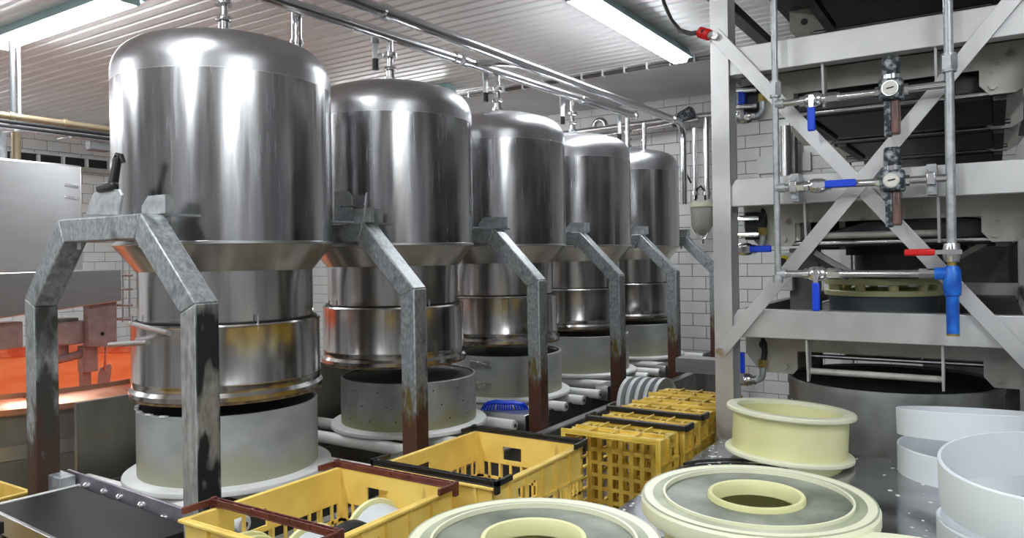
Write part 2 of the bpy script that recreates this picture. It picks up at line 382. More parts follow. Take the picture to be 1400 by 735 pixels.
lamp((-2.235, 5.2, ZC), (0, 1, 0), 1.9, 'lit fluorescent lamp on the ceiling beside the red plug')
lamp((-5.42, 2.67, ZC), (1, 0, 0), 1.72, 'lit fluorescent lamp on the ceiling above the copper vat')
lamp((-5.35, 6.0, ZC), (1, 0, 0), 1.5, 'lit fluorescent lamp glimpsed between tank domes')
for q, lb in (((-2.3, .4), 'unseen fluorescent fill lamp on the ceiling above the crates'), ((.9, .6), 'unseen fluorescent fill lamp above the steel table'),  # ceiling lamps out of view, added for softer fill light
              ((-6.0, -.8), 'unseen fluorescent fill lamp behind the vat side of the room'), ((-8.6, .2), 'unseen fluorescent fill lamp at the far corner of the vat room'), ((-9.3, 2.5), 'unseen lamp added to brighten the left tiled wall'),  # last lamp here is added to brighten the left wall
              ((2.4, -1.2), 'unseen fluorescent fill lamp by the right wall'), ((-1.2, -2.0), 'unseen fluorescent fill lamp at the back of the room')):
    lamp((*q, ZC), (0, 1, 0), 1.75, lb)

# ================================================================== TANK ROW
TX, TY, S = -2.83, 2.088, 1.0752
AY = 1.5545                  # rear face of the first arch
AX0, AX1 = -3.275, -2.155
tank_labels = ['large domed steel tank beside the shovel, standing over the first mould', 'domed steel tank second from the shovel, over the empty open mould',
               'domed steel tank over the mould with two latches', 'domed steel tank above the white roller pair, fourth from the shovel',
               'domed steel tank farthest along the row, beside the glass jar']
def make_tank():
    c = (TX, TY, 0); t = thing('cheese_tank', (TX, TY, 1.05), tank_labels[0], 'tank', 'domed steel tanks in a row')
    ZS = 2.345
    dm = [(.45, ZS), (.45, 2.385)]
    for i in range(1, 13):      # knuckle
        a = i / 12 * R(71); dm.append((.45 - .14 + .14 * math.cos(a), 2.385 + .14 * math.sin(a)))
    r0, z0 = dm[-1]
    for i in range(1, 11):
        k = i / 10; dm.append((r0 * (1 - k) if i < 10 else 0.0, z0 + .062 * (1 - (1 - k) ** 2)))
    MB().lathe([(.43, 1.678), (.45, 1.678), (.45, ZS), (.43, ZS)], c, 96, closed=True).build('shell', 'tank', t)
    MB().lathe(dm, c, 96).build('dome', 'dome', t)
    MB().lathe([(.449, ZS - .004), (.4507, ZS - .003), (.4507, ZS + .001), (.449, ZS + .002)], c, 96, closed=True).build('weld_seam', 'steel', t)
    MB().lathe([(.449, 1.668), (.453, 1.67), (.453, 1.68), (.449, 1.682)], c, 96, closed=True).build('bottom_seam', 'steel', t)
    MB().lathe([(.45, 1.674), (.362, 1.562), (.35, 1.562), (.44, 1.674)], c, 96, closed=True).build('cone_skirt', 'cone', t)
    MB().lathe([(.359, 1.566), (.359, 1.345), (.34, 1.345), (.34, 1.566)], c, 96, closed=True).build('neck', 'ring', t)
    MB().lathe([(.366, 1.351), (.374, 1.351), (.374, 1.36), (.366, 1.36)], c, 96, closed=True).build('seal', 'black', t)
    # lower ring
    MB().lathe([(.383, 1.352), (.389, 1.345), (.386, 1.335), (.386, 1.125), (.389, 1.118), (.389, 1.11), (.386, 1.104), (.386, 1.085),
                (.397, 1.07), (.397, 1.052), (.375, 1.052), (.37, 1.352)], c, 96, closed=True).build('filter_ring', 'ring', t)
    MB().lathe([(.394, 1.052), (.394, 1.04), (.36, 1.04), (.36, 1.052)], c, 96, closed=True).build('gasket', 'wood', t)
    for a in (-20, 75, 160, 250):
        a = R(a); q = Vector((TX + .384 * math.cos(a), TY + .384 * math.sin(a), 1.33)); MB().cyl(q, q + Vector((0, 0, .055)), .004, 8).build('guide_pin', 'chrome', t)
    # support lugs reaching over the arches
    for x, m_ in ((-2.5, 1), (-2.95, -1)):
        for sy in ((-1, 1) if m_ > 0 else (1,)):
            y1 = TY + sy * (.545 if sy < 0 else .5)
            MB().prism([(x - .075 * m_, y1, 1.772), (x + .07 * m_, y1, 1.772), (x + .07 * m_, y1, 1.838), (x - .035 * m_, y1, 1.838), (x - .075 * m_, y1, 1.803)], (0, -sy * .03, 0)).build('support_lug', 'galv', t)
            MB().box((x - .06, y1, 1.7715), (x - .03, y1 - sy * .23, 1.779)).build('lug_plate', 'galv', t)
    # the inlet neck and ferrule on the dome
    MB().lathe([(.022, 2.56), (.022, 2.592), (.034, 2.596), (.034, 2.612), (.022, 2.616), (.022, 2.65), (0, 2.65)], c, 24).build('inlet_ferrule', 'pipe', t)
    return t
tank0 = make_tank()
for i in range(1, 5): copy_tree(tank0, (TX, TY + S * i, 1.05), tank_labels[i])

arch_labels = ['worn steel arch carrying the shovel, in front of the first tank', 'worn steel arch between the first and second tanks',
               'worn steel arch with olive-stained leg behind the blue brush', 'rusty-legged steel arch left of the grey wheel stack',
               'rusty-legged steel arch before the farthest tank', 'steel arch past the farthest tank, against the tiled wall']
def make_arch():
    y0, y1 = AY - .09, AY; t = thing('support_arch', ((AX0 + AX1) / 2, (y0 + y1) / 2, 0), arch_labels[0], 'support frame', 'steel arches over the tank row')
    w_ = .082; zb = 1.468; zt = 1.77; ux0, ux1 = -3.0, -2.455
    d = (0, .09, 0)
    k = .035
    for x, s in ((AX0, 1), (AX1, -1)):
        MB().prism([(x, y0, 0), (x + s * w_, y0, 0), (x + s * w_, y0, zb - k), (x, y0, zb)], d).build('leg', 'leg', t, bevel=.006)
        MB().box((x - s * .05 if 0 else x - .04 * s, y0 - .04, 0), (x + s * (w_ + .04), y1 + .04, .012)).build('foot_plate', 'galv', t)
    MB().prism([(AX1, y0, zb), (AX1 - w_, y0, zb - k), (ux1 - .035, y0, zt - .088), (ux1, y0, zt)], d).build('brace', 'arch', t, bevel=.006)
    MB().prism([(AX0, y0, zb), (AX0 + w_, y0, zb - k), (ux0 + .035, y0, zt - .088), (ux0, y0, zt)], d).build('brace', 'arch', t, bevel=.006)
    MB().prism([(ux0, y0, zt), (ux0 + .035, y0, zt - .088), (ux1 - .035, y0, zt - .088), (ux1, y0, zt)], d).build('crossbar', 'arch', t, bevel=.006)
    for x in (-2.93, -2.52):
        MB().cyl((x, (y0 + y1) / 2, zt - .115), (x, (y0 + y1) / 2, zt - .085), .012, 6).build('bolt', 'galv', t)
    return t
arch0 = make_arch(); al = arch0.location.copy()
rows_ = [copy_tree(arch0, (al.x, al.y + S * i, 0), arch_labels[i]) for i in range(1, 6)]
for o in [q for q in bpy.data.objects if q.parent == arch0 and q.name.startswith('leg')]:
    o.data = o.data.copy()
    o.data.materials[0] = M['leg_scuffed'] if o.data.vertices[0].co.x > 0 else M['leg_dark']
for i in (): copy_tree(arch0, (al.x, al.y + S * i, 0), arch_labels[i])

# ------------------------------------------------------------------ roller conveyor, discs and moulds
ZR = .69                       # top of rollers
conv = thing('roller_conveyor', (TX, 4.2, 0), 'roller conveyor with white rollers running beneath the tanks', 'conveyor')
for x in (-2.36, -3.3):
    MB().box((x - .012, 1.7, .52), (x + .012, 7.6, .645)).build('side_rail', 'darksteel', conv)
MB().box((-2.13, 1.62, .38), (-2.112, 7.3, .62)).build('guard_plate', 'darksteel', conv)
MB().box((-3.47, 1.75, .05), (-3.45, 7.5, .98)).build('splash_guard', 'vat', conv)
MB().box((-2.15, 1.62, .618), (-2.1, 7.3, .628)).build('guard_edge', 'steel', conv)
for yy in (1.9, 4.2, 6.6):
    for x in (-2.36, -3.3): MB().box((x - .025, yy - .025, 0), (x + .025, yy + .025, .52)).build('stand_leg', 'darksteel', conv)
    MB().box((-2.36, yy - .02, .40), (-2.12, yy + .02, .44)).build('stand_arm', 'darksteel', conv)
proto = None
for i in range(5):
    for k in (-.36, -.12, .12, .36, ):
        yy = TY + S * i + k
        if proto is None:
            r = MB().lathe([(0, -.5), (.026, -.5), (.031, -.495), (.031, .555), (.026, .56), (0, .56)], (TX, yy, ZR - .031), 20, Matrix.Rotation(R(90), 3, 'Y')).build('roller', 'roller', conv)
            MB().cyl((TX + .556, yy, ZR - .031), (TX + .565, yy, ZR - .031), .011, 12).build('axle', 'darksteel', r)
            proto = r; py = yy
        else:
            c = proto.copy(); COL.objects.link(c); c.location = (0, yy - py, 0)
            for ch in [q for q in bpy.data.objects if q.parent == proto]: d = ch.copy(); COL.objects.link(d); d.parent = c
# hanger brackets beside roller pairs
for i in range(1, 5):
    yy = TY + S * i - .53
    MB().box((-2.55 if i == 2 else -2.35, yy - .1, .6), (-2.255, yy + .1, .7)).build('roller_bracket', 'steel', conv, bevel=.004)

mould_off = [(.0, 0, .0), (.075, .03, -.03), (.04, .0, -.02), (.05, 0, 0), (.05, 0, 0)]
ml = ['grey plastic mould with a pale band, under the first tank', 'empty dented metal mould with a dark open inside', 'grey mould with two steel latches, behind the blue brush',
      'plain grey mould under the fourth tank', 'plain grey mould under the farthest tank']
for i, (dx, dy, dz) in enumerate(mould_off):
    c = (TX + dx, TY + S * i + dy, 0)
    t = MB().lathe([(0, ZR), (.40, ZR), (.428, ZR + .006), (.43, ZR + .014), (.427, ZR + .024), (.418, ZR + .03), (0, ZR + .03)], c, 72).build('mould_disc', 'white')
    tag(t, ['white round plate carrying the first grey mould', 'white round plate under the empty dented mould', 'white round plate under the latched mould', 'white round plate under the fourth mould', 'white round plate under the farthest mould'][i], 'plate', 'white plates on the rollers')
    zb = ZR + .03; zt = zb + .275 + dz
    mt = 'mould_metal' if i == 1 else 'mould'
    rr = .371
    mo = thing('cheese_mould', (c[0], c[1], zb), ml[i], 'mould', 'grey moulds under the tanks')
    MB().lathe([(rr, zb), (rr, zt - .004), (rr - .004, zt), (rr - .012, zt), (rr - .014, zt - .004), (rr - .014, zb + .012), (0, zb + .012), (0, zb)], c, 80).build('wall', mt, mo)
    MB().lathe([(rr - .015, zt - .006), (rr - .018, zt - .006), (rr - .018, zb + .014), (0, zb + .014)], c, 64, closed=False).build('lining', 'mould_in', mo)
    if i in (0,):
        # crust of curd left on the top edge
        for k in range(9):
            a = R(200 + k * 14 + random.uniform(-4, 4)); q = Vector((c[0] + (rr - .004) * math.cos(a), c[1] + (rr - .004) * math.sin(a), zt))
            MB().cbox(q, (.018, .008, .004), Matrix.Rotation(a + R(90), 3, 'Z')).build('curd_crust', 'white', mo, bevel=.002)
    if i == 1:
        for k in range(26):
            a = R(-150 + k * 7.5); z = zb + [.05, .2, .125][k % 3]
            q = Vector((c[0] + rr * math.cos(a), c[1] + rr * math.sin(a), z)); MB().cyl(q - Vector((math.cos(a), math.sin(a), 0)) * .002, q + Vector((math.cos(a), math.sin(a), 0)) * .0008, .004, 8).build('drain_hole', 'black', mo)
        for z in (.06, .19):
            a = R(196); q = Vector((c[0] + rr * math.cos(a), c[1] + rr * math.sin(a), zb + z)); MB().cbox(q, (.014, .02, .022), Matrix.Rotation(a, 3, 'Z')).build('hinge', 'black', mo, bevel=.003)
    if i == 2:
        for z in (.075, .205):
            a = R(-83); u = Vector((math.cos(a), math.sin(a), 0)); tgt = Vector((-u.y, u.x, 0)); q = Vector((c[0], c[1], zb + z)) + u * rr
            MB().cbox(q + u * .004, (.004, .075, .022), Matrix.Rotation(a, 3, 'Z')).build('latch_plate', 'steel', mo, bevel=.002)
            MB().cbox(q + u * .012 - tgt * .0, (.006, .018, .016), Matrix.Rotation(a, 3, 'Z')).build('latch_hook', 'chrome', mo, bevel=.002)
            MB().cbox(q + u * .012 + tgt * .045, (.004, .032, .009), Matrix.Rotation(a, 3, 'Z')).build('latch_lever', 'chrome', mo, bevel=.002)
# handle bars that stick out of the ring by the first arch
for p, q in (((178, 442), (231, 455)), ((150, 471), (202, 468))):
    a = at(*p, Y=1.76 if p[0] > 160 else 1.7); b = at(*q, Y=1.52 if p[0] > 160 else 1.58)
    MB().cyl(a, b, .0095, 14).build('rod_handle', 'steel', tank0)

# ------------------------------------------------------------------ overhead pipes
pz = lambda y: 2.833 + (y - 2.564) * .0175
mp_ = thing('milk_pipe', (TX, 3.9, 2.84), 'polished steel pipe running straight above the tank tops', 'pipe')
def seg(name, y0, y1, x=TX): return MB().cyl((x, y0, pz(y0)), (x, y1, pz(y1)), .033, 24).build(name, 'pipe', mp_)
seg('pipe_run', .3, 3.74); seg('pipe_run', 3.86, 6.56)
for yy in (3.74, 3.83, 5.45): MB().cyl((TX, yy, pz(yy)), (TX, yy + .05, pz(yy)), .04, 24).build('pipe_union', 'pipe', mp_, bevel=.006)
MB().lathe([(.029, 0), (.042, .005), (.042, .05), (.02, .058), (0, .058)], (TX, 6.5, pz(6.56)), 24, Matrix.Rotation(R(-90), 3, 'X')).build('end_cap', 'pipe', mp_)
# second pipe
X2 = -2.6; z2 = lambda y: 2.857 + (y - 2.764) * .0112
rp = thing('return_pipe', (X2, 5, 2.86), 'polished steel pipe that bends down by the tiled wall', 'pipe')
ye = 7.05
path = [Vector((X2, .3, z2(.3))), Vector((X2, ye, z2(ye)))] + arc((X2, ye, z2(ye) - .16), .16, R(90), R(0), (0, 1, 0), (0, 0, 1), 8)[1:] + [Vector((X2, ye + .16, 2.1))]
# bend sideways: the drop comes at the jar
MB().tube(path, .034, 20).build('pipe_run', 'pipe', rp)
for yy in (2.85, 6.9): MB().cyl((X2, yy, z2(yy)), (X2, yy + .04, z2(yy)), .043, 20).build('pipe_union', 'pipe', rp)
MB().tube(arc((TX + .11, 3.9, pz(3.9)), .11, R(180), R(110), (1, 0, 0), (0, 1, 0), 6) + [Vector((X2 - .09, 4.05, pz(4.05))), Vector((X2 - .03, 4.2, z2(4.2))), Vector((X2, 4.4, z2(4.4)))], .024, 16).build('cross_branch', 'pipe', rp)
# elbow behind tank 1
ep = thing('elbow_pipe', (-3.05, 2.75, 2.6), 'steel elbow pipe dropping behind the first tank', 'pipe')
c = Vector((-2.98, 2.78, 2.86))
MB().tube([Vector((TX, 2.5, pz(2.5) + .04)), Vector((-2.93, 2.585, 2.925))] + arc((-3.01, 2.655, 2.835), .1, R(75), R(180), (.74, -.67, 0), (0, 0, 1), 8) + [Vector((-3.084, 2.722, 2.4))], .028, 18).build('elbow', 'pipe', ep)
MB().cyl((-3.084, 2.722, 2.74), (-3.084, 2.722, 2.76), .036, 20).build('union', 'pipe', ep)
# drops with valves
drop_labels = ['steel feed pipe rising from the first tank dome', 'steel feed pipe with valve over the second tank dome', 'steel feed pipe with valve over the third tank dome',
               'steel feed pipe with valve over the fourth tank dome', 'steel feed pipe with valve over the farthest tank dome']
def make_drop(i):
    yy = TY + S * i; t = thing('feed_pipe', (TX, yy, 2.66), drop_labels[i], 'pipe', 'feed pipes between pipe and tanks')
    zt = pz(yy)
    MB().cyl((TX, yy, 2.655), (TX, yy, zt if i < 4 else 2.87), .0165, 18).build('riser', 'pipe', t)
    MB().lathe([(.0, 2.652), (.03, 2.652), (.034, 2.657), (.034, 2.668), (.03, 2.674), (0, 2.674)], (TX, yy, 0), 20).build('clamp', 'chrome', t)
    MB().lathe([(.0, 2.722), (.036, 2.722), (.04, 2.727), (.04, 2.747), (.036, 2.752), (0, 2.752)], (TX, yy, 0), 20).build('valve_body', 'chrome', t)
    if i:
        q = Vector((TX - .06, yy - .055, 0))
        MB().cyl(q + Vector((0, 0, 2.71)), q + Vector((0, 0, 2.88)), .017, 16).build('actuator', 'white', t)
        MB().cyl(q + Vector((0, 0, 2.8)), q + Vector((0, 0, 2.9)), .023, 16).build('actuator_sleeve', 'galv', t)
        MB().cyl(q + Vector((0, 0, 2.655)), q + Vector((0, 0, 2.715)), .019, 14).build('sensor', 'black', t)
        MB().bar(q + Vector((0, 0, 2.737)), (TX, yy, 2.737), .02, .016).build('linkage', 'chrome', t)
    return t
for i in range(5): make_drop(i)
for p, lb in (((858, 192, 161), 'short steel pipe entering the fourth tank dome edge'), ((881, 202, 168), 'short steel pipe rising from the farthest tank dome')):
    yy = 5.95 if p[0] == 858 else 6.2; a = at(p[0], p[1] + 10, Y=yy); b = at(p[0], p[2], Y=yy)
    t = thing('stub_pipe', a, lb, 'pipe'); MB().cyl(a, b, .02, 16).build('riser', 'pipe', t); MB().cyl(a + Vector((0, 0, .12)), a + Vector((0, 0, .14)), .028, 16).build('clamp', 'chrome', t)

# ------------------------------------------------------------------ shovel on the first arch
p0 = at(140, 300, Y=1.50); zs = 1.772
sh = thing('shovel', (p0.x, 1.51, zs), 'grey steel shovel with a black handle leaning on the first arch', 'shovel')
bl = [at(x, yv, Y=1.50) for x, yv in ((117, 297), (122, 280), (127, 268), (138, 262), (162, 262), (166, 270), (164, 280), (161, 298))]
dz = zs - min(q.z for q in bl)
bl = [q + Vector((0, 0, dz)) for q in bl]
MB().prism(bl, (0, .012, 0)).build('blade', 'galv', sh, bevel=.003)
a, b = at(149, 256, Y=1.50), at(157, 214, Y=1.50)
MB().prism([a + Vector((-.022, 0, 0)), a + Vector((.022, 0, 0)), b + Vector((.012, 0, 0)), b + Vector((-.014, 0, 0))], (0, .024, 0)).build('handle_strap', 'black', sh, bevel=.006)
MB().bar(at(136, 258, Y=1.505), at(158, 254, Y=1.505), .035, .032).build('grip', 'black', sh, bevel=.01)
MB().tube([b + Vector((-.022, .012, -.05)), b + Vector((-.02, .012, -.01)), b + Vector((-.004, .012, .008)), b + Vector((.012, .016, .004)), b + Vector((.018, .02, -.02))], .01, 10).build('handle_hook', 'black', sh)
# small bent scoop behind arch 2
p1 = at(470, 292, Y=2.61)
sc_ = thing('scraper', (p1.x, 2.61, 1.772), 'small grey scraper standing on the second arch', 'scraper')
bl = [at(x, yv, Y=2.61) for x, yv in ((457, 303), (457, 262), (474, 261), (480, 268), (482, 303))]
MB().prism([q + Vector((0, 0, 0)) for q in bl], (0, .01, 0)).build('blade', 'galv', sc_)
MB().cyl(at(466, 283, Y=2.56), at(498, 281, Y=2.56), .005, 8).build('rod', 'chrome', sc_)
MB().cyl(at(497, 305, Y=2.56), at(502, 263, Y=2.56), .006, 8).build('pin', 'chrome', sc_)

# ------------------------------------------------------------------ belt conveyor by the first arch
bc = thing('belt_conveyor', (-2.7, 1.4, 0), 'short black belt conveyor passing the feet of the first arch', 'conveyor')
rot = R(-3.5)
bm_ = Matrix.Rotation(rot, 3, 'Z'); o_ = Vector((-3.08, 1.41, 0))
def bp(x, y, z): return o_ + bm_ @ Vector((x, y, 0)) + Vector((0, 0, z))
L_ = .83
MB().prism([bp(0, -.155, .70), bp(L_, -.155, .70), bp(L_, .15, .70), bp(0, .15, .70)], (0, 0, .02)).build('belt', 'belt', bc)
def brect(name, x0, x1, y0, y1, z0, z1, m_): return MB().prism([bp(x0, y0, z0), bp(x1, y0, z0), bp(x1, y1, z0), bp(x0, y1, z0)], (0, 0, z1 - z0)).build(name, m_, bc, bevel=.003)
brect('far_rail', -.12, L_ - .02, .16, .17, .67, .765, 'purple')
brect('near_rail', -.05, L_, -.175, -.16, .66, .73, 'steel')
brect('end_plate', -.015, 0, -.16, .16, .66, .725, 'white')
brect('foot_block', -.16, -.02, .09, .15, .69, .76, 'galv')
for k in (.05, .19, .31, .47, .62, .76):
    MB().lathe([(0, 0), (.016, 0), (.016, .006), (.008, .014), (0, .015)], bp(k, .16, .725 - .02 * (k > .5)), 14, Matrix.Rotation(R(90), 3, 'X')).build('bolt', 'chrome', bc)
for x in (.02, L_ - .06):
    for yv in (-.14, .12): MB().box(bp(x, yv, 0), bp(x, yv, 0) + Vector((.04, .04, .70))).build('stand_leg', 'darksteel', bc)

# ================================================================== CRATES
def crate(name, loc, W, Lc, H, label, mt='yellow', bails=(), rot=None, group='yellow plastic crates'):
    """W along x, Lc along y, H up; local origin at base centre"""
    t = thing(name, (0, 0, 0), label, 'crate', group); th = .006
    def panel(n, u0, u1, fix, axis, sgn):
        """wall panel; outer face at fix; ribs outward"""
        def b(m_, a0, a1, z0, z1, d0=0, d1=th):
            lo, hi = fix - sgn * d1, fix - sgn * d0
            if axis == 'x': m_.box((lo, a0, z0), (hi, a1, z1))
            else: m_.box((a0, lo, z0), (a1, hi, z1))
        m_ = MB(); n_s = int(round((u1 - u0) / .042)); pt = (u1 - u0) / n_s
        zs = H * .56
        # upper band with a hand slot
        s0, s1 = u0 + (u1 - u0) * .26, u0 + (u1 - u0) * .46
        b(m_, u0, s0, zs, H); b(m_, s1, u1, zs, H); b(m_, s0, s1, H * .82, H); b(m_, s0, s1, zs, H * .62)
        b(m_, u0, u1, 0, H * .1); b(m_, u0, u1, H * .31, H * .35)
        for k in range(n_s + 1):
            a = u0 + pt * k; wd = .008 if 0 < k < n_s else .02
            b(m_, max(u0, a - wd / 2 - (.0 if k < n_s else .01)), min(u1, a + wd / 2 + (.01 if k == 0 else 0)), H * .1, zs)
            if k % 2 == 0 and 0 < k < n_s: b(m_, a - .003, a + .003, H * .05, H * .97, -.01, 0)
        b(m_, u0, u1, zs - .004, zs + .004, -.01, 0)
        return m_.build(n, mt, t, fix=False)
    w2, l2 = W / 2, Lc / 2
    panel('side_panel', -l2, l2, -w2, 'x', -1); panel('side_panel', -l2, l2, w2, 'x', 1)
    panel('end_panel', -w2 + th, w2 - th, -l2, 'y', -1); panel('end_panel', -w2 + th, w2 - th, l2, 'y', 1)
    m_ = MB()
    for a, b in (((-w2 - .012, -l2 - .012, H - .008), (-w2, l2 + .012, H)), ((w2, -l2 - .012, H - .008), (w2 + .012, l2 + .012, H)),
                 ((-w2, -l2 - .012, H - .008), (w2, -l2, H)), ((-w2, l2, H - .008), (w2, l2 + .012, H))): m_.box(a, b)
    m_.build('rim', mt, t, fix=False, bevel=.002)
    m_ = MB(); nx, ny = 8, 10
    for k in range(nx + 1): x = -w2 + th + (W - 2 * th) * k / nx; m_.box((x - .009, -l2 + th, 0), (x + .009, l2 - th, .006))
    for k in range(ny + 1): yv = -l2 + th + (Lc - 2 * th) * k / ny; m_.box((-w2 + th, yv - .007, .001), (w2 - th, yv + .007, .005))
    m_.build('base_grid', mt, t, fix=False)
    for (e, mm, kind) in bails:
        yv = e * (l2 + (.0 if kind == 'top' else -.09 if kind == 'inset' else .012)); h = MB(); z = H + .012 + (.004 if kind == 'inset' else 0)
        if kind in ('top', 'inset'):       # bail folded down on the rim
            h.box((-w2 - .016, yv - .008, z - .012), (w2 + .016, yv + .008, z - .008)); h.box((-w2 - .016, yv - .008, z + .006), (w2 + .016, yv - .005, z - .008)); h.box((-w2 - .016, yv + .005, z + .006), (w2 + .016, yv + .008, z - .008))
            for k in range(7):
                x = -w2 + W * k / 6; h.box((x - .003, yv - .008, z - .008), (x + .003, yv + .008, z + .006))
            for s in (-1, 1):
                h.box((s * (w2 + .0125), yv - .009, z - .03), (s * (w2 + .022), yv + .009, z + .008))
                h.box((s * (w2 + .0125), yv - .009, z - .01), (s * (w2 + .022), yv + (e * -.07 if kind == 'top' else e * .085), z + .006))
        else:
            h.box((-w2 - .02, yv - .008, z - .02), (w2 + .02, yv + .01, z + .002))
            for s in (-1, 1): h.box((s * (w2 + .012), yv - .012, z - .08), (s * (w2 + .026), yv + .012, z - .01))
        h.build('bail_handle', mm, t, fix=False, bevel=.003)
    if rot is not None: t.rotation_euler = rot
    t.location = loc
    return t
def stand(name, x0, x1, y0, y1, z, label):
    t = thing(name, ((x0 + x1) / 2, (y0 + y1) / 2, 0), label, 'stand')
    MB().box((x0, y0, z - .03), (x1, y1, z)).build('deck', 'darksteel', t, bevel=.004)
    for x in (x0 + .03, x1 - .07):
        for yv in (y0 + .03, y1 - .07): MB().box((x, yv, 0), (x + .04, yv + .04, z - .03)).build('leg', 'darksteel', t)
    return t
ZK = .775
stand('crate_stand', -1.75, -1.03, .85, 2.2, ZK, 'dark steel stand under the two open yellow crates')
stand('crate_stand', -1.45, -.96, 2.3, 3.45, .45, 'low dark stand under the upturned yellow crates')
crate('yellow_crate', (-1.41, 1.31, ZK), .4, .5, .222, 'open yellow crate holding reels, with two brown handles', bails=((-1, 'brown', 'inset'), (1, 'brown', 'top')))
crate('yellow_crate', (-1.318, 1.868, ZK), .4, .5, .225, 'open empty yellow crate with two black handles', bails=((-1, 'black', 'top'), (1, 'black', 'top')))
ul = ['upturned yellow crate showing its open gridded inside', 'upturned yellow crate with a black bail, second in the stack', 'upturned yellow crate with a black bail, third in the stack',
      'upturned yellow crate fourth in the row beside the table edge', 'upturned yellow crate last in the row beside the press post']
for i in range(5):
    yf = 2.39 + .205 * i
    crate('yellow_crate', (-1.15 + .01 * (i % 2), yf + .195, .45 + .263), .36, .5, .195, ul[i], 'crate_dirty', bails=((1, 'black', 'x'),) if i in (1, 2) else (), rot=(R(90), 0, 0), group='upturned yellow crates')
# crates on the floor left of the belt
stand('crate_stand', -4.3, -3.5, .7, 2.0, .3, 'low dark stand left of the first arch')
crate('yellow_crate', (-3.86, 1.42, .3), .5, .4, .3, 'yellow crate standing left of the first arch leg', bails=((-1, 'black', 'top'),), group='yellow crates left of the belt')
crate('yellow_crate', (-2.95, .92, .5), .5, .4, .26, 'yellow crate with a black handle before the belt conveyor', bails=((1, 'black', 'top'),), group='yellow crates left of the belt')
stand('crate_stand', -3.3, -2.6, .65, 1.2, .5, 'low dark stand before the belt conveyor')

# reels in the crate
def reel(loc, axis, r, length, label, flange='cream', drum='reel_grey', group='reels in the yellow crate', inner=.86, cat='reel', nm='mould_reel'):
    ax = Vector(axis).normalized(); mx = Vector((0, 0, 1)).rotation_difference(ax).to_matrix(); loc = Vector(loc)
    t = thing(nm, loc - Vector((0, 0, r)), label, cat, group)
    MB().lathe([(r * inner, -length / 2 + .01), (r * inner, length / 2 - .01), (r * inner - .01, length / 2 - .01), (r * inner - .01, -length / 2 + .01)], loc, 48, mx, closed=True).build('drum', drum, t)
    for s in (-1, 1):
        z = s * length / 2
        MB().lathe([(r * .5, z - .006), (r - .002, z - .006), (r, z), (r - .002, z + .006), (r * .5, z + .006)], loc, 48, mx, closed=True).build('flange', flange, t)
    return t
RA = (1, -.25, 0)
reel((-1.335, 1.455, ZK + .102), RA, .088, .13, 'cream flanged grey reel lying nearest the rear brown handle')
reel((-1.335, 1.235, ZK + .102), RA, .088, .13, 'cream flanged grey reel lying under the front brown handle')
reel((-1.50, 1.15, ZK + .094), RA, .085, .04, 'cream disc wedged in the corner of the crate', drum='cream')
wc = Vector((-1.36, 1.345, ZK + .09))
t = thing('black_wheel', wc - Vector((0, 0, .085)), 'black ribbed wheel between the two cream reels', 'wheel')
mx = Vector((0, 0, 1)).rotation_difference(Vector(RA).normalized()).to_matrix()
MB().lathe([(.0, -.02), (.075, -.02), (.083, -.012), (.083, .012), (.075, .02), (0, .02)], wc, 40, mx).build('tyre', 'rubber', t)
for k in range(6):
    a = R(60 * k); MB().cbox(wc + mx @ Vector((.045 * math.cos(a), .045 * math.sin(a), .02)), (.022, .003, .004), mx @ Matrix.Rotation(a, 3, 'Z')).build('rib', 'rubber', t)
# pale wheel stack behind the crates
stand('wheel_stand', -1.7, -1.25, 3.5, 3.95, .70, 'dark stand under the pale grey wheels')
for k in range(5):
    c = Vector((-1.64 + .042 * k, 3.68 + .012 * k, .70 + .128))
    ax = Vector((.97, -.12, 0)); mx = Vector((0, 0, 1)).rotation_difference(ax.normalized()).to_matrix()
    t = thing('plastic_wheel', c - Vector((0, 0, .128)), 'pale grey plastic wheel in the row behind the upturned crates', 'wheel', 'pale grey wheels behind the crates')
    MB().lathe([(.03, -.006), (.127, -.006), (.127, .009), (.03, .009)], c, 40, mx, closed=True).build('disc', 'reel_grey', t)
    MB().lathe([(.119, .008), (.1285, .008), (.1285, .015), (.119, .015)], c, 40, mx, closed=True).build('rim', 'white', t)

# ------------------------------------------------------------------ blue brush
b0 = at(688, 560, Z=.72)
bx, by, bz = -2.455, 3.70, .701
br = thing('scrub_brush', (bx, by, bz), 'blue scrubbing brush lying on the conveyor by the third arch', 'brush')
ux = Vector((.84, .54, 0)).normalized(); uy = Vector((-ux.y, ux.x, 0))
def bpt(u, v, z): return Vector((bx, by, bz)) + ux * u + uy * v + Vector((0, 0, z))
h = MB(); prof = [(-.125, .012, .03), (-.1, .026, .048), (-.05, .03, .056), (0, .026, .05), (.05, .03, .05), (.1, .026, .04), (.125, .01, .03)]
vs = []; fs = []; n = 12
for (u, wv, zt) in prof:
    for k in range(n):
        a = 2 * math.pi * k / n; vs.append(bpt(u, math.cos(a) * wv, zt - .012 + math.sin(a) * .013))
for i in range(len(prof) - 1):
    for k in range(n): fs.append((i * n + k, i * n + (k + 1) % n, (i + 1) * n + (k + 1) % n, (i + 1) * n + k))
fs += [tuple(range(n)), tuple(range((len(prof) - 1) * n, len(prof) * n))]
h.add(vs, fs).build('brush_back', 'brush_blue', br, angle=60)
m_ = MB()
for i in range(17):
    for j in range(4):
        u = -.11 + .22 * i / 16; v = -.018 + .036 * j / 3; sp = 1.25 if abs(u) > .05 else 1.0
        m_.cyl(bpt(u, v, .036), bpt(u * sp, v * 1.5, 0), .0035, 5, .005)
o = m_.build('bristles', 'brush_blue', br, fix=False); o['kind'] = 'stuff'

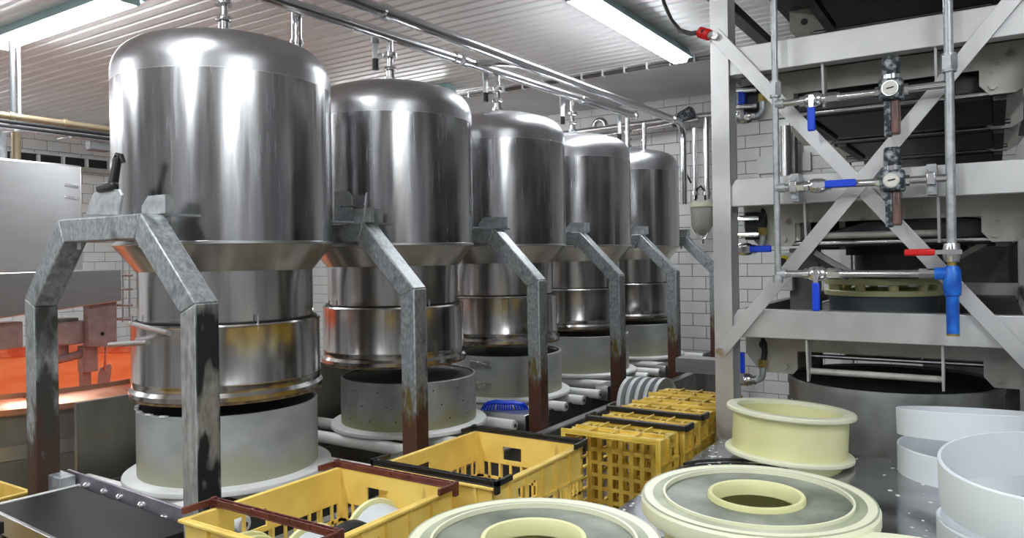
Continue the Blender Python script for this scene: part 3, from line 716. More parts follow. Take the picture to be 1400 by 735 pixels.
# ================================================================== PRESS FRAME (right)
FY = 2.9
fx0, fx1 = -.93, .19
pf = thing('cheese_press', ((fx0 + fx1) / 2, FY + 1.5, 0), 'tall stainless press frame with crossed flat braces', 'press frame')
YB = 5.75
for x in (fx0, fx1):
    for yv in (FY, YB):
        m_ = MB(); s = 1 if x < -.5 else -1
        m_.prism([(x, yv, 0), (x + s * .07, yv, 0), (x + s * .07, yv + .012, 0), (x + s * .012, yv + .012, 0), (x + s * .012, yv + .088, 0), (x + s * .07, yv + .088, 0), (x + s * .07, yv + .1, 0), (x, yv + .1, 0)], (0, 0, 3.3))
        m_.build('post', 'frame', pf)
LV = [1.278, 1.782, 2.29, 2.80]
for z in LV:
    for yv in (FY, YB): MB().prism([(fx0 + .07, yv + .012, z), (fx1 - .07, yv + .012, z), (fx1 - .07, yv + .012, z + .107), (fx0 + .09, yv + .012, z + .107), (fx0 + .07, yv + .012, z + .08)], (0, .06, 0)).build('cross_beam', 'frame', pf, bevel=.003)
    for x in (fx0 + .02, fx1 - .06): MB().box((x, FY + .1, z + .03), (x + .04, YB, z + .09)).build('side_beam', 'darksteel', pf)
# diagonal flat braces
YBR = FY - .006
for a, b, dy in (((976, 46), (1408, 497), 0), ((1392, -10), (985, 481), .006)):
    p, q = at(*a, Y=YBR), at(*b, Y=YBR); p.y = q.y = YBR - dy
    k_ = 1 if q.x > p.x else -1; e_, f_ = (p, q) if k_ > 0 else (q, p); f_ += (f_ - e_).normalized() * max(0, (.155 - f_.x) / (f_ - e_).normalized().x)
    MB().cyl((.145, YBR - .008, f_.z), (.145, YBR - .022, f_.z), .016, 6).build('bolt', 'chrome', pf)
    MB().bar(p, q, .05, .006, up=(0, 1, 0)).build('brace', 'frame', pf, bevel=.001)
for a in ((979, 50), (986, 479)):
    p = at(*a, Y=YBR); MB().cyl((p.x, YBR - .008, p.z), (p.x, YBR - .022, p.z), .016, 6).build('bolt', 'chrome', pf)
# bridge plates with ears, at three stations on each level
def bridge(yv, z, name='bridge_plate'):
    m_ = MB(); zt = z + .02; zo = z - .065; zb = z - .155
    poly = [(-.86, zt), (-.86, zb + .075), (-.80, zb), (-.675, zb), (-.66, zb + .02), (-.66, zo), (-.04, zo), (-.04, zb + .035), (-.01, zb), (.065, zb), (.11, zb + .03), (.11, zt)]
    m_.prism([(x, yv, zz) for x, zz in poly], (0, .014, 0))
    o = m_.build(name, 'bridge', pf)
    for x in (-.705, -.0):
        MB().cyl((x, yv, zb + .027), (x, yv - .01, zb + .027), .013, 6).build('bridge_bolt', 'bridge', o)
    MB().cyl((-.79, yv, zb + .11), (-.79, yv - .002, zb + .11), .017, 16).build('bridge_hole', 'black', o)
    return o
for z in LV:
    for k in range(3): bridge(3.08 + .88 * k, z)
    MB().box((-.85, FY + .075, z + .022), (.1, YB - .02, z + .03)).build('shelf_plate', 'darksteel', pf)
# hanging fins and rods beneath each cross beam
for z, xa, xb, hgt in ((LV[2], -.525, -.163, .155), (LV[1], -.595, -.162, .155), (LV[0], -.595, -.156, .16)):
    for x in (xa, xb):
        MB().prism([(x - .004, FY + .03, z), (x - .004, FY + .1, z), (x - .004, FY + .1, z - hgt * .8), (x - .004, FY + .07, z - hgt), (x - .004, FY + .05, z - hgt)], (.008, 0, 0)).build('hanger_fin', 'frame', pf)
    MB().cyl((xa, FY + .085, z - hgt * .78), (xb, FY + .085, z - hgt * .78), .012, 14).build('stop_rod', 'bridge', pf)
# pressing heads: black slabs held by rods at each station
for z in LV[1:]:
    for k in range(3):
        yv = 3.14 + .88 * k
        zz = z - .1
        MB().prism([(-.6, yv, zz - .06), (-.6, yv, zz - .02), (-.42, yv, zz + .035), (-.12, yv, zz + .045), (.0, yv, zz + .02), (.0, yv, zz - .06)], (0, .62, 0)).build('press_head', 'slab', pf, bevel=.006)
        for dy in (-.03, .69):
            MB().cyl((-.72, yv + dy, zz - .045), (.06, yv + dy, zz - .045), .011, 12).build('guide_rod', 'chrome', pf)
        for x in (-.63, .02):
            MB().box((x - .02, yv - .02, zz - .07), (x + .02, yv + .62, zz + .1)).build('head_bracket', 'darksteel', pf)
for k in range(3):
    yv = 3.14 + .88 * k; zz = LV[0] - .1
    MB().box((-.52, yv + .15, zz - .005), (-.25, yv + .3, zz + .03)).build('head_clip', 'bridge', pf, bevel=.004)
    for dy in (.1, .4): MB().cyl((-.66, yv + dy, zz), (.0, yv + dy, zz), .009, 10).build('guide_rod', 'chrome', pf)
# press piston drum, dark, above the small mould
MB().cyl((-.33, 3.66, 1.585), (-.33, 3.66, 1.74), .235, 40).build('piston_drum', 'rubber', pf)
MB().cyl((-.33, 3.66, 1.49), (-.33, 3.66, 1.585), .2, 40).build('piston_foot', 'slab', pf)
MB().bar(at(1115, 345, Y=3.3), at(1168, 376, Y=3.3), .022, .022).build('tie_bar', 'steel', pf)
MB().bar(at(1112, 352, Y=3.34), at(1160, 380, Y=3.34), .03, .02).build('tie_bar', 'darksteel', pf)
MB().bar(at(1310, 352, Y=3.4), at(1350, 330, Y=3.4), .014, .02).build('tie_bar', 'bridge', pf)
# rubber blocks with bolts behind the post
for z in (2.22, 1.71):
    MB().box((-.85, FY + .16, z - .055), (-.80 + .03, FY + .26, z + .055)).build('rubber_block', 'black', pf)
    for dz in (.03, -.035): MB().cyl((-.862, FY + .1, z + dz), (-.79, FY + .13, z + dz), .011, 10).build('bolt', 'chrome', pf)
# bracket, white control box with emergency stop
bp_ = at(1080, 400, Y=3.5)
MB().box((bp_.x - .0, 3.5, .3), (bp_.x + .12, 3.58, 1.62)).build('control_post', 'darksteel', pf)
es = thing('switch_box', at(1062, 395, Y=3.44), 'white switch box with a yellow and black emergency stop', 'switch box')
a, b = at(1063, 397, Y=3.45), at(1083, 345, Y=3.45)
MB().box((a.x, 3.45, a.z), (b.x, 3.499, b.z)).build('box', 'box_white', es, bevel=.004)
q = at(1071, 358, Y=3.45)
MB().cyl(q, q + Vector((0, -.012, 0)), .03, 24).build('stop_ring', 'signyellow', es)
MB().cyl(q + Vector((0, -.012, 0)), q + Vector((0, -.04, 0)), .018, 20).build('stop_button', 'black', es)

# ------------------------------------------------------------------ moulds in the press
dx, dyv = -.362, 3.36
pr = pf
for x in (-.65, -.08): MB().box((x - .03, 2.95, .70), (x + .03, 5.7, .745)).build('mould_track', 'darksteel', pr)
for x in (-.65, -.08):
    for yv in (3.1, 5.5): MB().box((x - .025, yv, 0), (x + .025, yv + .05, .70)).build('track_leg', 'darksteel', pr)
dm = thing('cheese_mould', (dx, dyv, .745), 'wide grey open mould standing in the press behind the table', 'mould')
MB().lathe([(.385, .745), (.385, 1.055), (.389, 1.065), (.389, 1.09), (.383, 1.094), (.368, 1.09), (.366, .76), (0, .76), (0, .745)], (dx, dyv, 0), 96).build('wall', 'mould_metal', dm)
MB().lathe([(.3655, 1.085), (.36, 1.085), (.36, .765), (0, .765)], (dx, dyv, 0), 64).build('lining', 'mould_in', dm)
for a in (198, 207):
    a = R(a); q = Vector((dx + .386 * math.cos(a), dyv + .386 * math.sin(a), .96)); MB().cbox(q, (.006, .012, .05), Matrix.Rotation(a, 3, 'Z')).build('latch', 'chrome', dm, bevel=.002)
# press shelf and small mould with flanged cream lid
mz = 1.255
MB().box((-.8, 3.3, mz - .012), (.1, 4.4, mz)).build('mould_shelf', 'darksteel', pf)
mc = Vector(((at(1127, 400, D=3.4) + at(1287, 400, D=3.4)) / 2)); mr_ = .245
sm = thing('cheese_mould', (mc.x, mc.y, mz), 'small slate grey mould with a cream lid on the press shelf', 'mould')
MB().lathe([(.225, mz), (.225, 1.405), (0, 1.405), (0, mz)], (mc.x, mc.y, 0), 64).build('body', mat('slate_mould', (.13, .17, .2), .3, .2), sm)
for z0, z1 in ((1.405, 1.43), (1.455, 1.485)): MB().lathe([(0, z0), (mr_, z0), (mr_, z1), (0, z1)], (mc.x, mc.y, 0), 64).build('lid_plate', 'cream', sm, bevel=.004)
for k in range(10):
    a = R(36 * k); MB().cyl((mc.x + .21 * math.cos(a), mc.y + .21 * math.sin(a), 1.43), (mc.x + .21 * math.cos(a), mc.y + .21 * math.sin(a), 1.455), .02, 12).build('spacer', 'cream', sm)

# ------------------------------------------------------------------ compressed air piping on the press
PY = 2.815
ap = thing('air_piping', at(1061, 380, Y=PY), 'steel air pipes with blue handled valves on the press front', 'piping')
def P(x, yv, d=0): return at(x, yv, Y=PY + d)
def pipe(name, a, b, r=.0125, m_='galv'): return MB().cyl(a, b, r, 16).build(name, m_, ap)
xp1, xp2 = P(1061, 200).x, P(1299, 200).x
pipe('riser', Vector((xp1, PY, P(1061, 380).z)), Vector((xp1, PY, 3.3)), .0115); pipe('riser', Vector((xp2, PY, P(1302, 352).z)), Vector((xp2, PY, 3.3)), .0145)
MB().cyl((xp1, PY, P(1064, 386).z), (xp1, PY, P(1064, 376).z), .018, 14).build('end_cap', 'galv', ap)
for x, yv, r in ((1060, 122, .022), (1297, 86, .026)):
    q = P(x, yv); xx = xp1 if x < 1200 else xp2
    MB().cyl((xx, PY, q.z - .022), (xx, PY, q.z + .022), r, 6).build('socket', 'galv', ap); MB().cyl((xx, PY, q.z - .03), (xx, PY, q.z + .03), r * .86, 16).build('socket', 'galv', ap)
for y0_, y1_ in ((144, 113), (258, 242), (372, 376)):
    z = (P(1064, y0_).z + P(1297, y1_).z) / 2
    pipe('cross_pipe', Vector((xp1, PY, z)), Vector((xp2, PY, z)), .0125, 'pipe')
    MB().cyl((xp1 - .0, PY, z), (xp1 + .03, PY, z), .017, 14).build('tee', 'galv', ap)
zt_, zm_, zl_ = [(P(1064, a).z + P(1297, b).z) / 2 for a, b in ((144, 113), (258, 242), (372, 376))]
def valve(x, z, hdir, hl=.085, hm='blue', par=ap, y=PY):
    """ball valve on a pipe along x at height z; hdir direction of the lever"""
    c = Vector((x, y, z)); v = MB().lathe([(0, -.045), (.018, -.045), (.018, -.03), (.022, -.026), (.026, -.012), (.026, .012), (.022, .026), (.018, .03), (.018, .045), (0, .045)], c, 20, Matrix.Rotation(R(90), 3, 'Y')).build('valve', 'chrome', par)
    f_ = Vector((0, -1, 0))
    MB().cyl(c, c + f_ * .04, .011, 12).build('stem', 'chrome', v)
    d = Vector(hdir); MB().bar(c + f_ * .038 - d * .012, c + f_ * .038 + d * .04, .016, .006, up=(0, 1, 0)).build('lever', 'chrome', v)
    MB().bar(c + f_ * .038 + d * .03, c + f_ * .038 + d * (.03 + hl), .026, .014, up=(0, 1, 0)).build('grip', hm, v, bevel=.005)
    return v
valve(P(1112, 138).x, zt_, (0, 0, -1)); valve(P(1118, 255).x, zm_, (1, 0, 0), .1); valve(P(1118, 372).x, zl_, (0, 0, -1), .1)
for x, z in ((P(1137, 133).x, zt_), (P(1140, 372).x, zl_), (P(1092, 256).x, zm_)):
    MB().cyl((x - .02, PY, z), (x + .02, PY, z), .02, 6).build('union_nut', 'chrome', ap); MB().cyl((x - .028, PY, z), (x + .028, PY, z), .0165, 14).build('union', 'chrome', ap)
for x, z in ((P(1085, 257).x, zm_), (P(1273, 243).x, zm_)):
    c = MB().box((x - .014, PY + .013, z - .05), (x + .014, PY + .085, z + .05)).build('pipe_clamp', 'galv', ap)
    MB().box((x - .014, PY - .018, z - .02), (x + .014, PY + .013, z + .02)).build('clamp_cap', 'chrome', c, bevel=.004)
    for dz in (.034, -.034): MB().cyl((x, PY + .014, z + dz), (x, PY, z + dz), .01, 6).build('clamp_bolt', 'chrome', c)
# tee and blue hose nozzle with red lever
zr = P(1302, 345).z
MB().lathe([(.0, -.03), (.022, -.03), (.026, -.012), (.026, .012), (.022, .03), (0, .03)], (xp2, PY, zr), 20).build('valve', 'chrome', ap)
MB().bar((xp2 + .03, PY - .03, zr + .002), (xp2 - .05, PY - .03, zr + .002), .014, .006, up=(0, 1, 0)).build('lever', 'chrome', ap)
MB().bar((xp2 - .045, PY - .03, zr + .002), (xp2 - .135, PY - .03, zr + .002), .022, .014, up=(0, 1, 0)).build('red_lever_grip', 'red', ap, bevel=.006)
MB().cyl((xp2, PY, zr - .03), (xp2, PY, zr - .05), .014, 14).build('brass_nipple', 'brass', ap)
bt = MB().lathe([(0, 1.328), (.019, 1.328), (.019, 1.45), (.024, 1.455), (.026, 1.47), (.026, 1.535), (.018, 1.55), (0, 1.55)], (xp2, PY, 0), 20).build('blue_nozzle', 'paintblue', ap)
MB().cyl((xp2, PY, zl_), (xp2 - .05, PY, zl_), .02, 16).build('blue_arm', 'paintblue', bt)
MB().cyl((xp2, PY, 1.323), (xp2, PY, 1.33), .0195, 16).build('brass_tip', 'brass', bt)
MB().cyl((xp2 - .05, PY, zl_), (xp2 - .095, PY, zl_), .0165, 8).build('pipe_sleeve', 'chrome', ap)
# regulators
def regulator(x, z, lb):
    t = thing('air_regulator', (x, PY, z - .17), lb, 'regulator', 'air regulators on the press'); c = Vector((x, PY - .01, z))
    MB().cbox(c, (.036, .034, .036)).build('body', 'regblack', t, bevel=.008)
    MB().cyl(c + Vector((0, 0, .034)), c + Vector((0, 0, .05)), .028, 20).build('collar', 'chrome', t)
    k = MB().lathe([(0, .05), (.026, .05), (.028, .056), (.027, .105), (.022, .112), (0, .112)], c, 20).build('knob', 'regblack', t)
    MB().cyl(c + Vector((0, -.03, .0)), c + Vector((0, -.044, 0)), .026, 24).build('gauge', 'chrome', t)
    g = MB().cyl(c + Vector((0, -.044, .0)), c + Vector((0, -.047, 0)), .0225, 24).build('dial', 'dial', t)
    MB().bar(c + Vector((-.01, -.048, -.002)), c + Vector((.012, -.048, .002)), .004, .002, up=(0, 1, 0)).build('needle', 'black', g)
    MB().box(c + Vector((-.022, -.02, -.155)), c + Vector((.0, .02, -.034))).build('bowl_guard', 'regblack', t, bevel=.004)
    MB().box(c + Vector((-.002, -.024, -.15)), c + Vector((.026, .02, -.034))).build('bowl', 'bowl', t, bevel=.008)
    for s in (-1, 1): MB().cyl(c + Vector((s * .034, .01, 0)), c + Vector((s * .05, .01, 0)), .018, 6).build('nut', 'chrome', t)
regulator(P(1219, 121).x, zt_, 'scuffed air regulator with dial on the upper air pipe'); regulator(P(1221, 247).x, zm_, 'scuffed air regulator with dial on the middle air pipe')
# side valves feeding each level from behind the post
for (x0, yv, hk, top) in ((995, 163, (0, 0, 1), 118), (996, 341, (1, 0, 0), 285), (1000, 517, (0, 0, 1), 462)):
    Yv = FY + .16; a = at(x0, yv, Y=Yv)
    t = thing('hose_valve', a, {163: 'blue handled valve by the post below the top beam', 341: 'blue handled valve by the post below the middle beam', 517: 'blue handled valve by the post above the cream ring'}[yv], 'valve', 'hose valves beside the press post')
    xe = at(1043, yv, Y=Yv).x; zt2 = at(1043, top, Y=Yv).z; z = a.z
    MB().tube([Vector((a.x - .02, Yv, z)), Vector((xe - .03, Yv, z))] + arc((xe - .03, Yv, z + .03), .03, R(-90), R(0), (1, 0, 0), (0, 0, 1), 6)[1:] + [Vector((xe, Yv, z + .07))], .0125, 14).build('elbow_pipe', 'galv', t)
    MB().tube([Vector((xe, Yv, z + .06)), Vector((xe + .006, Yv + .01, (z + zt2) / 2 + .03)), Vector((xe - .004, Yv + .03, zt2))], .011, 10).build('hose', 'rubber', t)
    MB().cyl((xe, Yv, z + .055), (xe, Yv, z + .085), .019, 6).build('hose_nut', 'brass', t)
    valve(at(1018, yv, Y=Yv).x, z, hk, .085, 'blue', t, Yv)

# ------------------------------------------------------------------ black cable and red plug, cable channel on the post
rpv = at(965, 46, Y=FY - .03)
pl = thing('power_cable', rpv, 'black cable hanging from the ceiling to a red plug', 'cable')
pts = [at(x, yv, D=d) for x, yv, d in ((895, -40, 3.9), (908, 5, 3.6), (918, 28, 3.4), (930, 42, 3.2), (945, 46, 3.05), (962, 43, 2.92))]
MB().tube(pts, .0095, 10).build('cord', 'rubber', pl)
MB().cyl(at(957, 44, Y=FY - .01), at(970, 48, Y=FY - .02), .022, 10).build('plug', 'red', pl)
MB().cyl(at(968, 48, Y=FY - .02), at(975, 47, Y=FY - .02), .013, 10).build('plug_end', 'galv', pl)
ch = thing('cable_channel', (-.98, 3.3, 3.05), 'dark cable channel running past the top of the press post', 'channel')
a, b = at(928, -12, Z=3.1), at(1010, 62, Z=2.62)
MB().box((-1.0, 2.2, 2.66), (-.945, 5.8, 2.70)).build('channel', 'darksteel', ch)
MB().box((-1.0, 2.2, 2.70), (-.99, 5.8, 2.73)).build('lip', 'galv', ch)
for yv in (3.3, 5.2): MB().cyl((-.97, yv, 2.7), (-.97, yv, ZC), .006, 8).build('hanger', 'galv', ch)

# ================================================================== TABLE (right foreground)
ZT = .9
tb = thing('work_table', (.4, 1.6, 0), 'wet stainless steel work table with curd crumbs', 'table')
TX0, TY0, TY1 = -.89, .55, 2.815
MB().box((TX0, TY0, ZT - .03), (1.6, TY1, ZT)).build('table_top', 'table', tb, bevel=.004)
for x in (TX0 + .03, 1.5):
    for yv in (TY0 + .05, TY1 - .1): MB().box((x, yv, 0), (x + .05, yv + .05, ZT - .03)).build('leg', 'steel', tb)
m_ = MB()
for k in range(260):
    x = random.uniform(-.87, -.1); yv = random.uniform(1.75, 2.78)
    if random.random() < .55: x = random.uniform(-.88, -.6)
    if (x + .63) ** 2 + (yv - 2.66) ** 2 < .2 ** 2 or (x + .455) ** 2 + (yv - 1.69) ** 2 < .26 ** 2: continue
    r_ = random.uniform(.0015, .006); m_.cbox((x, yv, ZT + r_ * .12), (r_, r_ * random.uniform(.4, 1), r_ * .12), Matrix.Rotation(random.uniform(0, 3), 3, 'Z'))
o = m_.build('curd_crumbs', 'crumb', None, fix=False); tag(o, 'white curd crumbs scattered on the steel table', 'crumbs', kind='stuff')
cb = [at(x, yv, Z=ZT + .007) for x, yv in ((935, 634), (955, 630), (990, 628), (1030, 629), (1058, 632), (1072, 637), (1080, 645))]
tag(MB().tube(cb, .0055, 8).build('table_cable', 'rubber'), 'thin black cable lying on the table before the cream ring', 'cable')
q = at(1015, 636, Z=ZT)
tag(MB().bar(q + Vector((-.0, 0, .008)), q + Vector((.07, -.04, .008)), .02, .014).build('knife_handle', 'black', None, bevel=.004), 'small black handle lying beside the cable on the table', 'handle')

def hoop(c, r, z0, h, wall, name, label, m_='cream', fr=None, group=None, cat='mould ring'):
    t = thing(name, (c[0], c[1], z0), label, cat, group); fr = fr or r + .03
    MB().lathe([(r, z0 + .014), (r, z0 + h - .014), (r - wall, z0 + h - .014), (r - wall, z0 + .014)], (*c, 0), 80, closed=True).build('band', m_, t)
    for z in (z0, z0 + h - .016):
        MB().lathe([(fr - .003, z), (fr, z + .004), (fr, z + .012), (fr - .003, z + .016), (r - wall, z + .016), (r - wall, z)], (*c, 0), 80, closed=True).build('flange', 'cream_top', t)
    return t
yr = hoop((-.6, 2.64), .185, ZT + .0165, .157, .012, 'flanged_ring', 'cream ring with two flanges standing on the far end of the table', fr=.208); yr.rotation_euler = (R(-3.2), R(2.6), 0)
def lidded(c, r, z0, h, label, tilt=(0, 0)):
    t = thing('lidded_mould', (c[0], c[1], z0), label, 'mould', 'lidded moulds on the table')
    C3 = (0, 0, 0); q = (*c, 0); z1 = z0 + h
    MB().lathe([(r - .05, z0), (r - .05, z1 - .04), (r - .07, z1 - .04), (r - .07, z0)], q, 80, closed=True).build('drum', 'cream', t)
    MB().lathe([(r - .03, z0), (r - .025, z0 + .006), (r - .03, z0 + .014), (r - .07, z0 + .014), (r - .07, z0)], q, 80, closed=True).build('lower_flange', 'cream_top', t)
    ri = r * .4
    MB().lathe([(r - .012, z1 - .045), (r - .003, z1 - .04), (r, z1 - .03), (r, z1 - .008), (r - .006, z1), (r - .014, z1 + .001), (r * .79, z1 - .006), (r * .79, z1 - .02), (ri, z1 - .02), (ri, z1 - .026), (r - .06, z1 - .026), (r - .06, z1 - .045)], q, 96, closed=True).build('lid_rim', 'cream_top', t)
    MB().lathe([(r * .985, z1 - .0015), (r * .985, z1 + .0005), (r * .80, z1 - .003), (r * .80, z1 - .006)], q, 96, closed=True).build('outer_band', 'lid_band', t)
    MB().lathe([(r * .80, z1 - .008), (r * .805, z1 + .004), (r * .785, z1 + .004), (r * .785, z1 - .02)], q, 96, closed=True).build('bead', 'cream_top', t)
    MB().lathe([(r * .785, z1 - .021), (r * .785, z1 - .006), (r * .41, z1 - .006), (r * .41, z1 - .021)], q, 96, closed=True).build('lid_face', 'lid_face', t)
    MB().lathe([(r * .415, z1 - .02), (r * .415, z1 + .002), (r * .405, z1 + .006), (r * .375, z1 + .005), (r * .352, z1 - .006), (r * .352, z1 - .026), (r * .39, z1 - .026)], q, 80, closed=True).build('hub_ring', 'cream', t)
    MB().lathe([(0, z0), (r - .07, z0), (r - .07, z0 + .03), (0, z0 + .03)], q, 64).build('mould_floor', 'lid_face', t)
    t.rotation_euler = (tilt[0], tilt[1], 0)
    return t
lidded((-.452, 1.68), .25, ZT, .165, 'lidded grey green mould with a cream hub, beside the black cable')
lidded((-.745, 1.215), .245, ZT, .165, 'lidded grey green mould at the near corner of the table by the crates')
def disc_top(c, r, z0, h, label):
    t = thing('cream_disc', (c[0], c[1], z0), label, 'disc')
    MB().lathe([(0, z0), (r - .03, z0), (r - .03, z0 + h - .03), (0, z0 + h - .03)], (*c, 0), 80).build('base_drum', 'cream', t)
    MB().lathe([(0, z0 + h - .03), (r - .004, z0 + h - .03), (r, z0 + h - .025), (r, z0 + h - .005), (r - .004, z0 + h), (0, z0 + h)], (*c, 0), 80).build('top_plate', 'cream_top', t)
disc_top((-.13, 1.40), .235, ZT, .15, 'smooth cream disc before the white bands')
# white bands
def band(c, r, z0, h, label, tilt=(0, 0, 0), wall=.007):
    t = MB().lathe([(r, 0), (r, h - .002), (r - .002, h), (r - wall, h), (r - wall, 0)], (0, 0, 0), 96, closed=True).build('white_band', 'ring_white', origin=(0, 0, 0))
    t.location = (c[0], c[1], z0); t.rotation_euler = tilt
    return tag(t, label, 'mould ring', 'white plastic bands on the table')
def xc_for(px_left, yc, r, z):
    lo_, hi_ = -1.0, 1.0
    for _ in range(40):
        m0 = (lo_ + hi_) / 2
        left = min(px((m0 + r * math.cos(R(a)), yc + r * math.sin(R(a)), z))[0] for a in range(90, 271, 3))
        if left < px_left: lo_ = m0
        else: hi_ = m0
    return m0
xa = xc_for(1226, 2.72, .2, 1.0); xb = xc_for(1279, 1.86, .195, 1.1)
band((xa, 2.72), .2, ZT, .088, 'white plastic band lying flat under the tilted band')
band((xa, 2.72), .2, ZT + .119, .082, 'white plastic band tilted on top of another, before the grey mould', (R(-7.5), R(-2), 0))
band((xb, 1.86), .195, ZT, .135, 'white plastic band lying flat, supporting the nearest tilted band')
band((xb + .006, 1.86), .195, ZT + .168, .1, 'white plastic band tilted in the near pair, beside the cream disc', (R(7), R(-1), 0))

# ================================================================== LEFT: copper vat and machine
vc = (-6.1, 2.6); vr = 1.5; vz = .8
vt = thing('copper_vat', (*vc, 0), 'big round vat with glowing orange copper inside', 'vat')
MB().lathe([(vr - .03, .05), (vr - .03, vz - .06), (vr - .06, vz - .06), (vr - .06, .05)], (*vc, 0), 128, closed=True).build('jacket', 'vat', vt)
MB().lathe([(vr - .065, vz), (vr - .075, vz), (vr - .085, .45), (vr - .5, .2), (0, .15), (0, .1), (vr - .5, .15), (vr - .065, .4)], (*vc, 0), 128, closed=True).build('inside', 'orange', vt)
MB().lathe([(vr - .085, vz - .02), (vr, vz - .06), (vr + .012, vz - .05), (vr + .012, vz - .02), (vr - .06, vz + .03), (vr - .085, vz + .03)], (*vc, 0), 128, closed=True).build('rim', 'copper', vt)
MB().lathe([(vr - .028, .48), (vr - .02, .485), (vr - .02, .56), (vr - .028, .565)], (*vc, 0), 128, closed=True).build('jacket_band', 'steel', vt)
for k in range(3):
    a = R(20 + 120 * k); MB().cyl((vc[0] + 1.3 * math.cos(a), vc[1] + 1.3 * math.sin(a), 0), (vc[0] + 1.3 * math.cos(a), vc[1] + 1.3 * math.sin(a), .3), .05, 16).build('leg', 'steel', vt)
# the upright rim of the far half is taller copper sheet
MB().lathe([(vr - .07, vz + .02), (vr - .064, vz + .02), (vr - .064, vz + .06), (vr - .07, vz + .06)], (*vc, 0), 128, closed=True).build('splash_edge', 'copper', vt)

st = thing('stirrer_machine', (-6.4, 2.4, 0), 'stainless stirring machine with box and beam over the copper vat', 'machine')
XB = -5.35
q0, q1, q2 = at(-40, 222, X=XB), at(80, 223, X=XB), at(108, 236, X=XB - .15)
zb_ = at(80, 372, X=XB).z
MB().prism([(XB, q0.y - .4, zb_), (XB, q1.y, zb_), (XB - .03, q1.y + .17, zb_), (XB - .5, q1.y + .17, zb_), (XB - .5, q0.y - .4, zb_)], (0, 0, q1.z - zb_)).build('gear_housing', 'steel', st, bevel=.012)
for dz in (.6, .52):
    MB().bar((XB - .004, q1.y + .035, zb_ + dz), (XB - .021, q1.y + .135, zb_ + dz - .012), .012, .02).build('vent_louvre', 'chrome', st)
poly = [at(x, yv, X=-5.1) for x, yv in ((-60, 375), (167, 367), (167, 411), (-60, 444))]
MB().prism(poly, (-.14, 0, 0)).build('beam', 'steel', st, bevel=.008)
poly = [at(x, yv, X=-5.14) for x, yv in ((121, 412), (160, 405), (160, 474), (121, 474))]
MB().prism(poly, (-.07, 0, 0)).build('hanging_plate', 'pink', st, bevel=.004)
q = at(140, 456, X=-5.14); MB().cyl(q, q + Vector((.004, 0, 0)), .012, 12).build('plate_hole', 'black', st)
c = at(97, 440, X=-5.2)
MB().cyl((c.x - .1, c.y, c.z - .15), (c.x - .1, c.y, c.z + .0), .14, 32).build('gearbox', 'pink', st, bevel=.01)
MB().cyl((c.x - .1, c.y, c.z + .0), (c.x - .1, c.y, c.z + .02), .09, 32).build('gearbox_lid', 'darksteel', st)
MB().cyl((c.x - .1, c.y, c.z - .25), (c.x - .1, c.y, c.z - .15), .03, 16).build('shaft', 'pink', st)
a, b = at(-20, 443, X=-5.2), at(32, 475, X=-5.2)
MB().box((-5.35, a.y, b.z), (-5.2, b.y, a.z)).build('motor_box', 'pink', st, bevel=.006)
MB().tube([at(76, 492, X=-5.25), at(95, 488, X=-5.25), at(115, 482, X=-5.25)], .028, 12).build('arm', 'pink', st)
MB().cbox(at(120, 490, X=-5.25), (.04, .05, .09)).build('arm_clamp', 'pink', st, bevel=.006)
MB().box(at(113, 505, X=-5.25), at(120, 545, X=-5.3)).build('paddle_rod', 'pink', st)
MB().cyl(at(146, 442, X=-5.25), at(143, 505, X=-5.25), .008, 8).build('paddle_rod', 'copper', st)
poly = [at(x, yv, X=-5.25) for x, yv in ((138, 503), (150, 497), (153, 501), (149, 535), (133, 537), (135, 510))]
MB().prism(poly, (-.012, 0, 0)).build('paddle', 'pink', st)
MB().box((-7.6, 1.0, 0), (-7.4, 1.2, zb_)).build('column', 'steel', st)
MB().box((-7.6, 1.0, zb_ - .01), (XB - .2, 1.25, zb_ + .12)).build('carrier', 'steel', st)
MB().box((XB - .45, 1.1, zb_ + .02), (XB - .1, q0.y + .1, zb_ + .12)).build('carrier', 'steel', st)
# little stair of rails next to the tank neck
for x in (168, 177): MB().cyl(at(x, 352, X=-5.17), at(x, 440, X=-5.17), .007, 8).build('cage_rod', 'steel', st)
for yv in (376, 395, 417, 436): MB().cyl(at(160, yv, X=-5.17), at(181, yv, X=-5.17), .009, 8).build('cage_bar', 'pink', st)

# ------------------------------------------------------------------ conduits and cable trays
ct = thing('cable_tray', (-6.0, 3, 2.6), 'bundle of tarnished conduits hanging above the vat', 'conduit')
a, b = at(-60, 126, X=-6), at(260, 175, X=-6)
for k, (dz, dx_, r_, m_) in enumerate(((0, 0, .026, 'brasspipe'), (-.07, -.02, .016, 'galv'), (-.05, .05, .014, 'rubber'), (-.085, .06, .012, 'rubber'), (-.1, .02, .012, 'galv'), (.02, -.08, .016, 'galv'))):
    MB().cyl((-6 + dx_, a.y, 2.68 + dz), (-6 + dx_, 5.2, 2.68 + dz), r_, 12).build('conduit', m_, ct)
for k in range(7):
    yv = 2.6 + .38 * k; MB().box((-6.1, yv, 2.565), (-5.92, yv + .018, 2.575)).build('tray_strap', 'galv', ct); MB().cyl((-6, yv, 2.68), (-6, yv + .03, 2.68), .034, 12).build('pipe_clip', 'brasspipe', ct)
q = at(17, 130, X=-6)
MB().cyl((-6.0, q.y, 2.6), (-6.0, q.y, ZC), .02, 16).build('drop_pipe', 'darkgalv', ct)
MB().box((-6.06, q.y + .06, 2.6), (-6.05, q.y + .08, ZC)).build('drop_strap', 'galv', ct)
q = at(140, 172, X=-6); MB().box((-6.08, q.y - .1, 2.5), (-5.98, q.y + .06, 2.58)).build('junction', 'darkgalv', ct, bevel=.01)
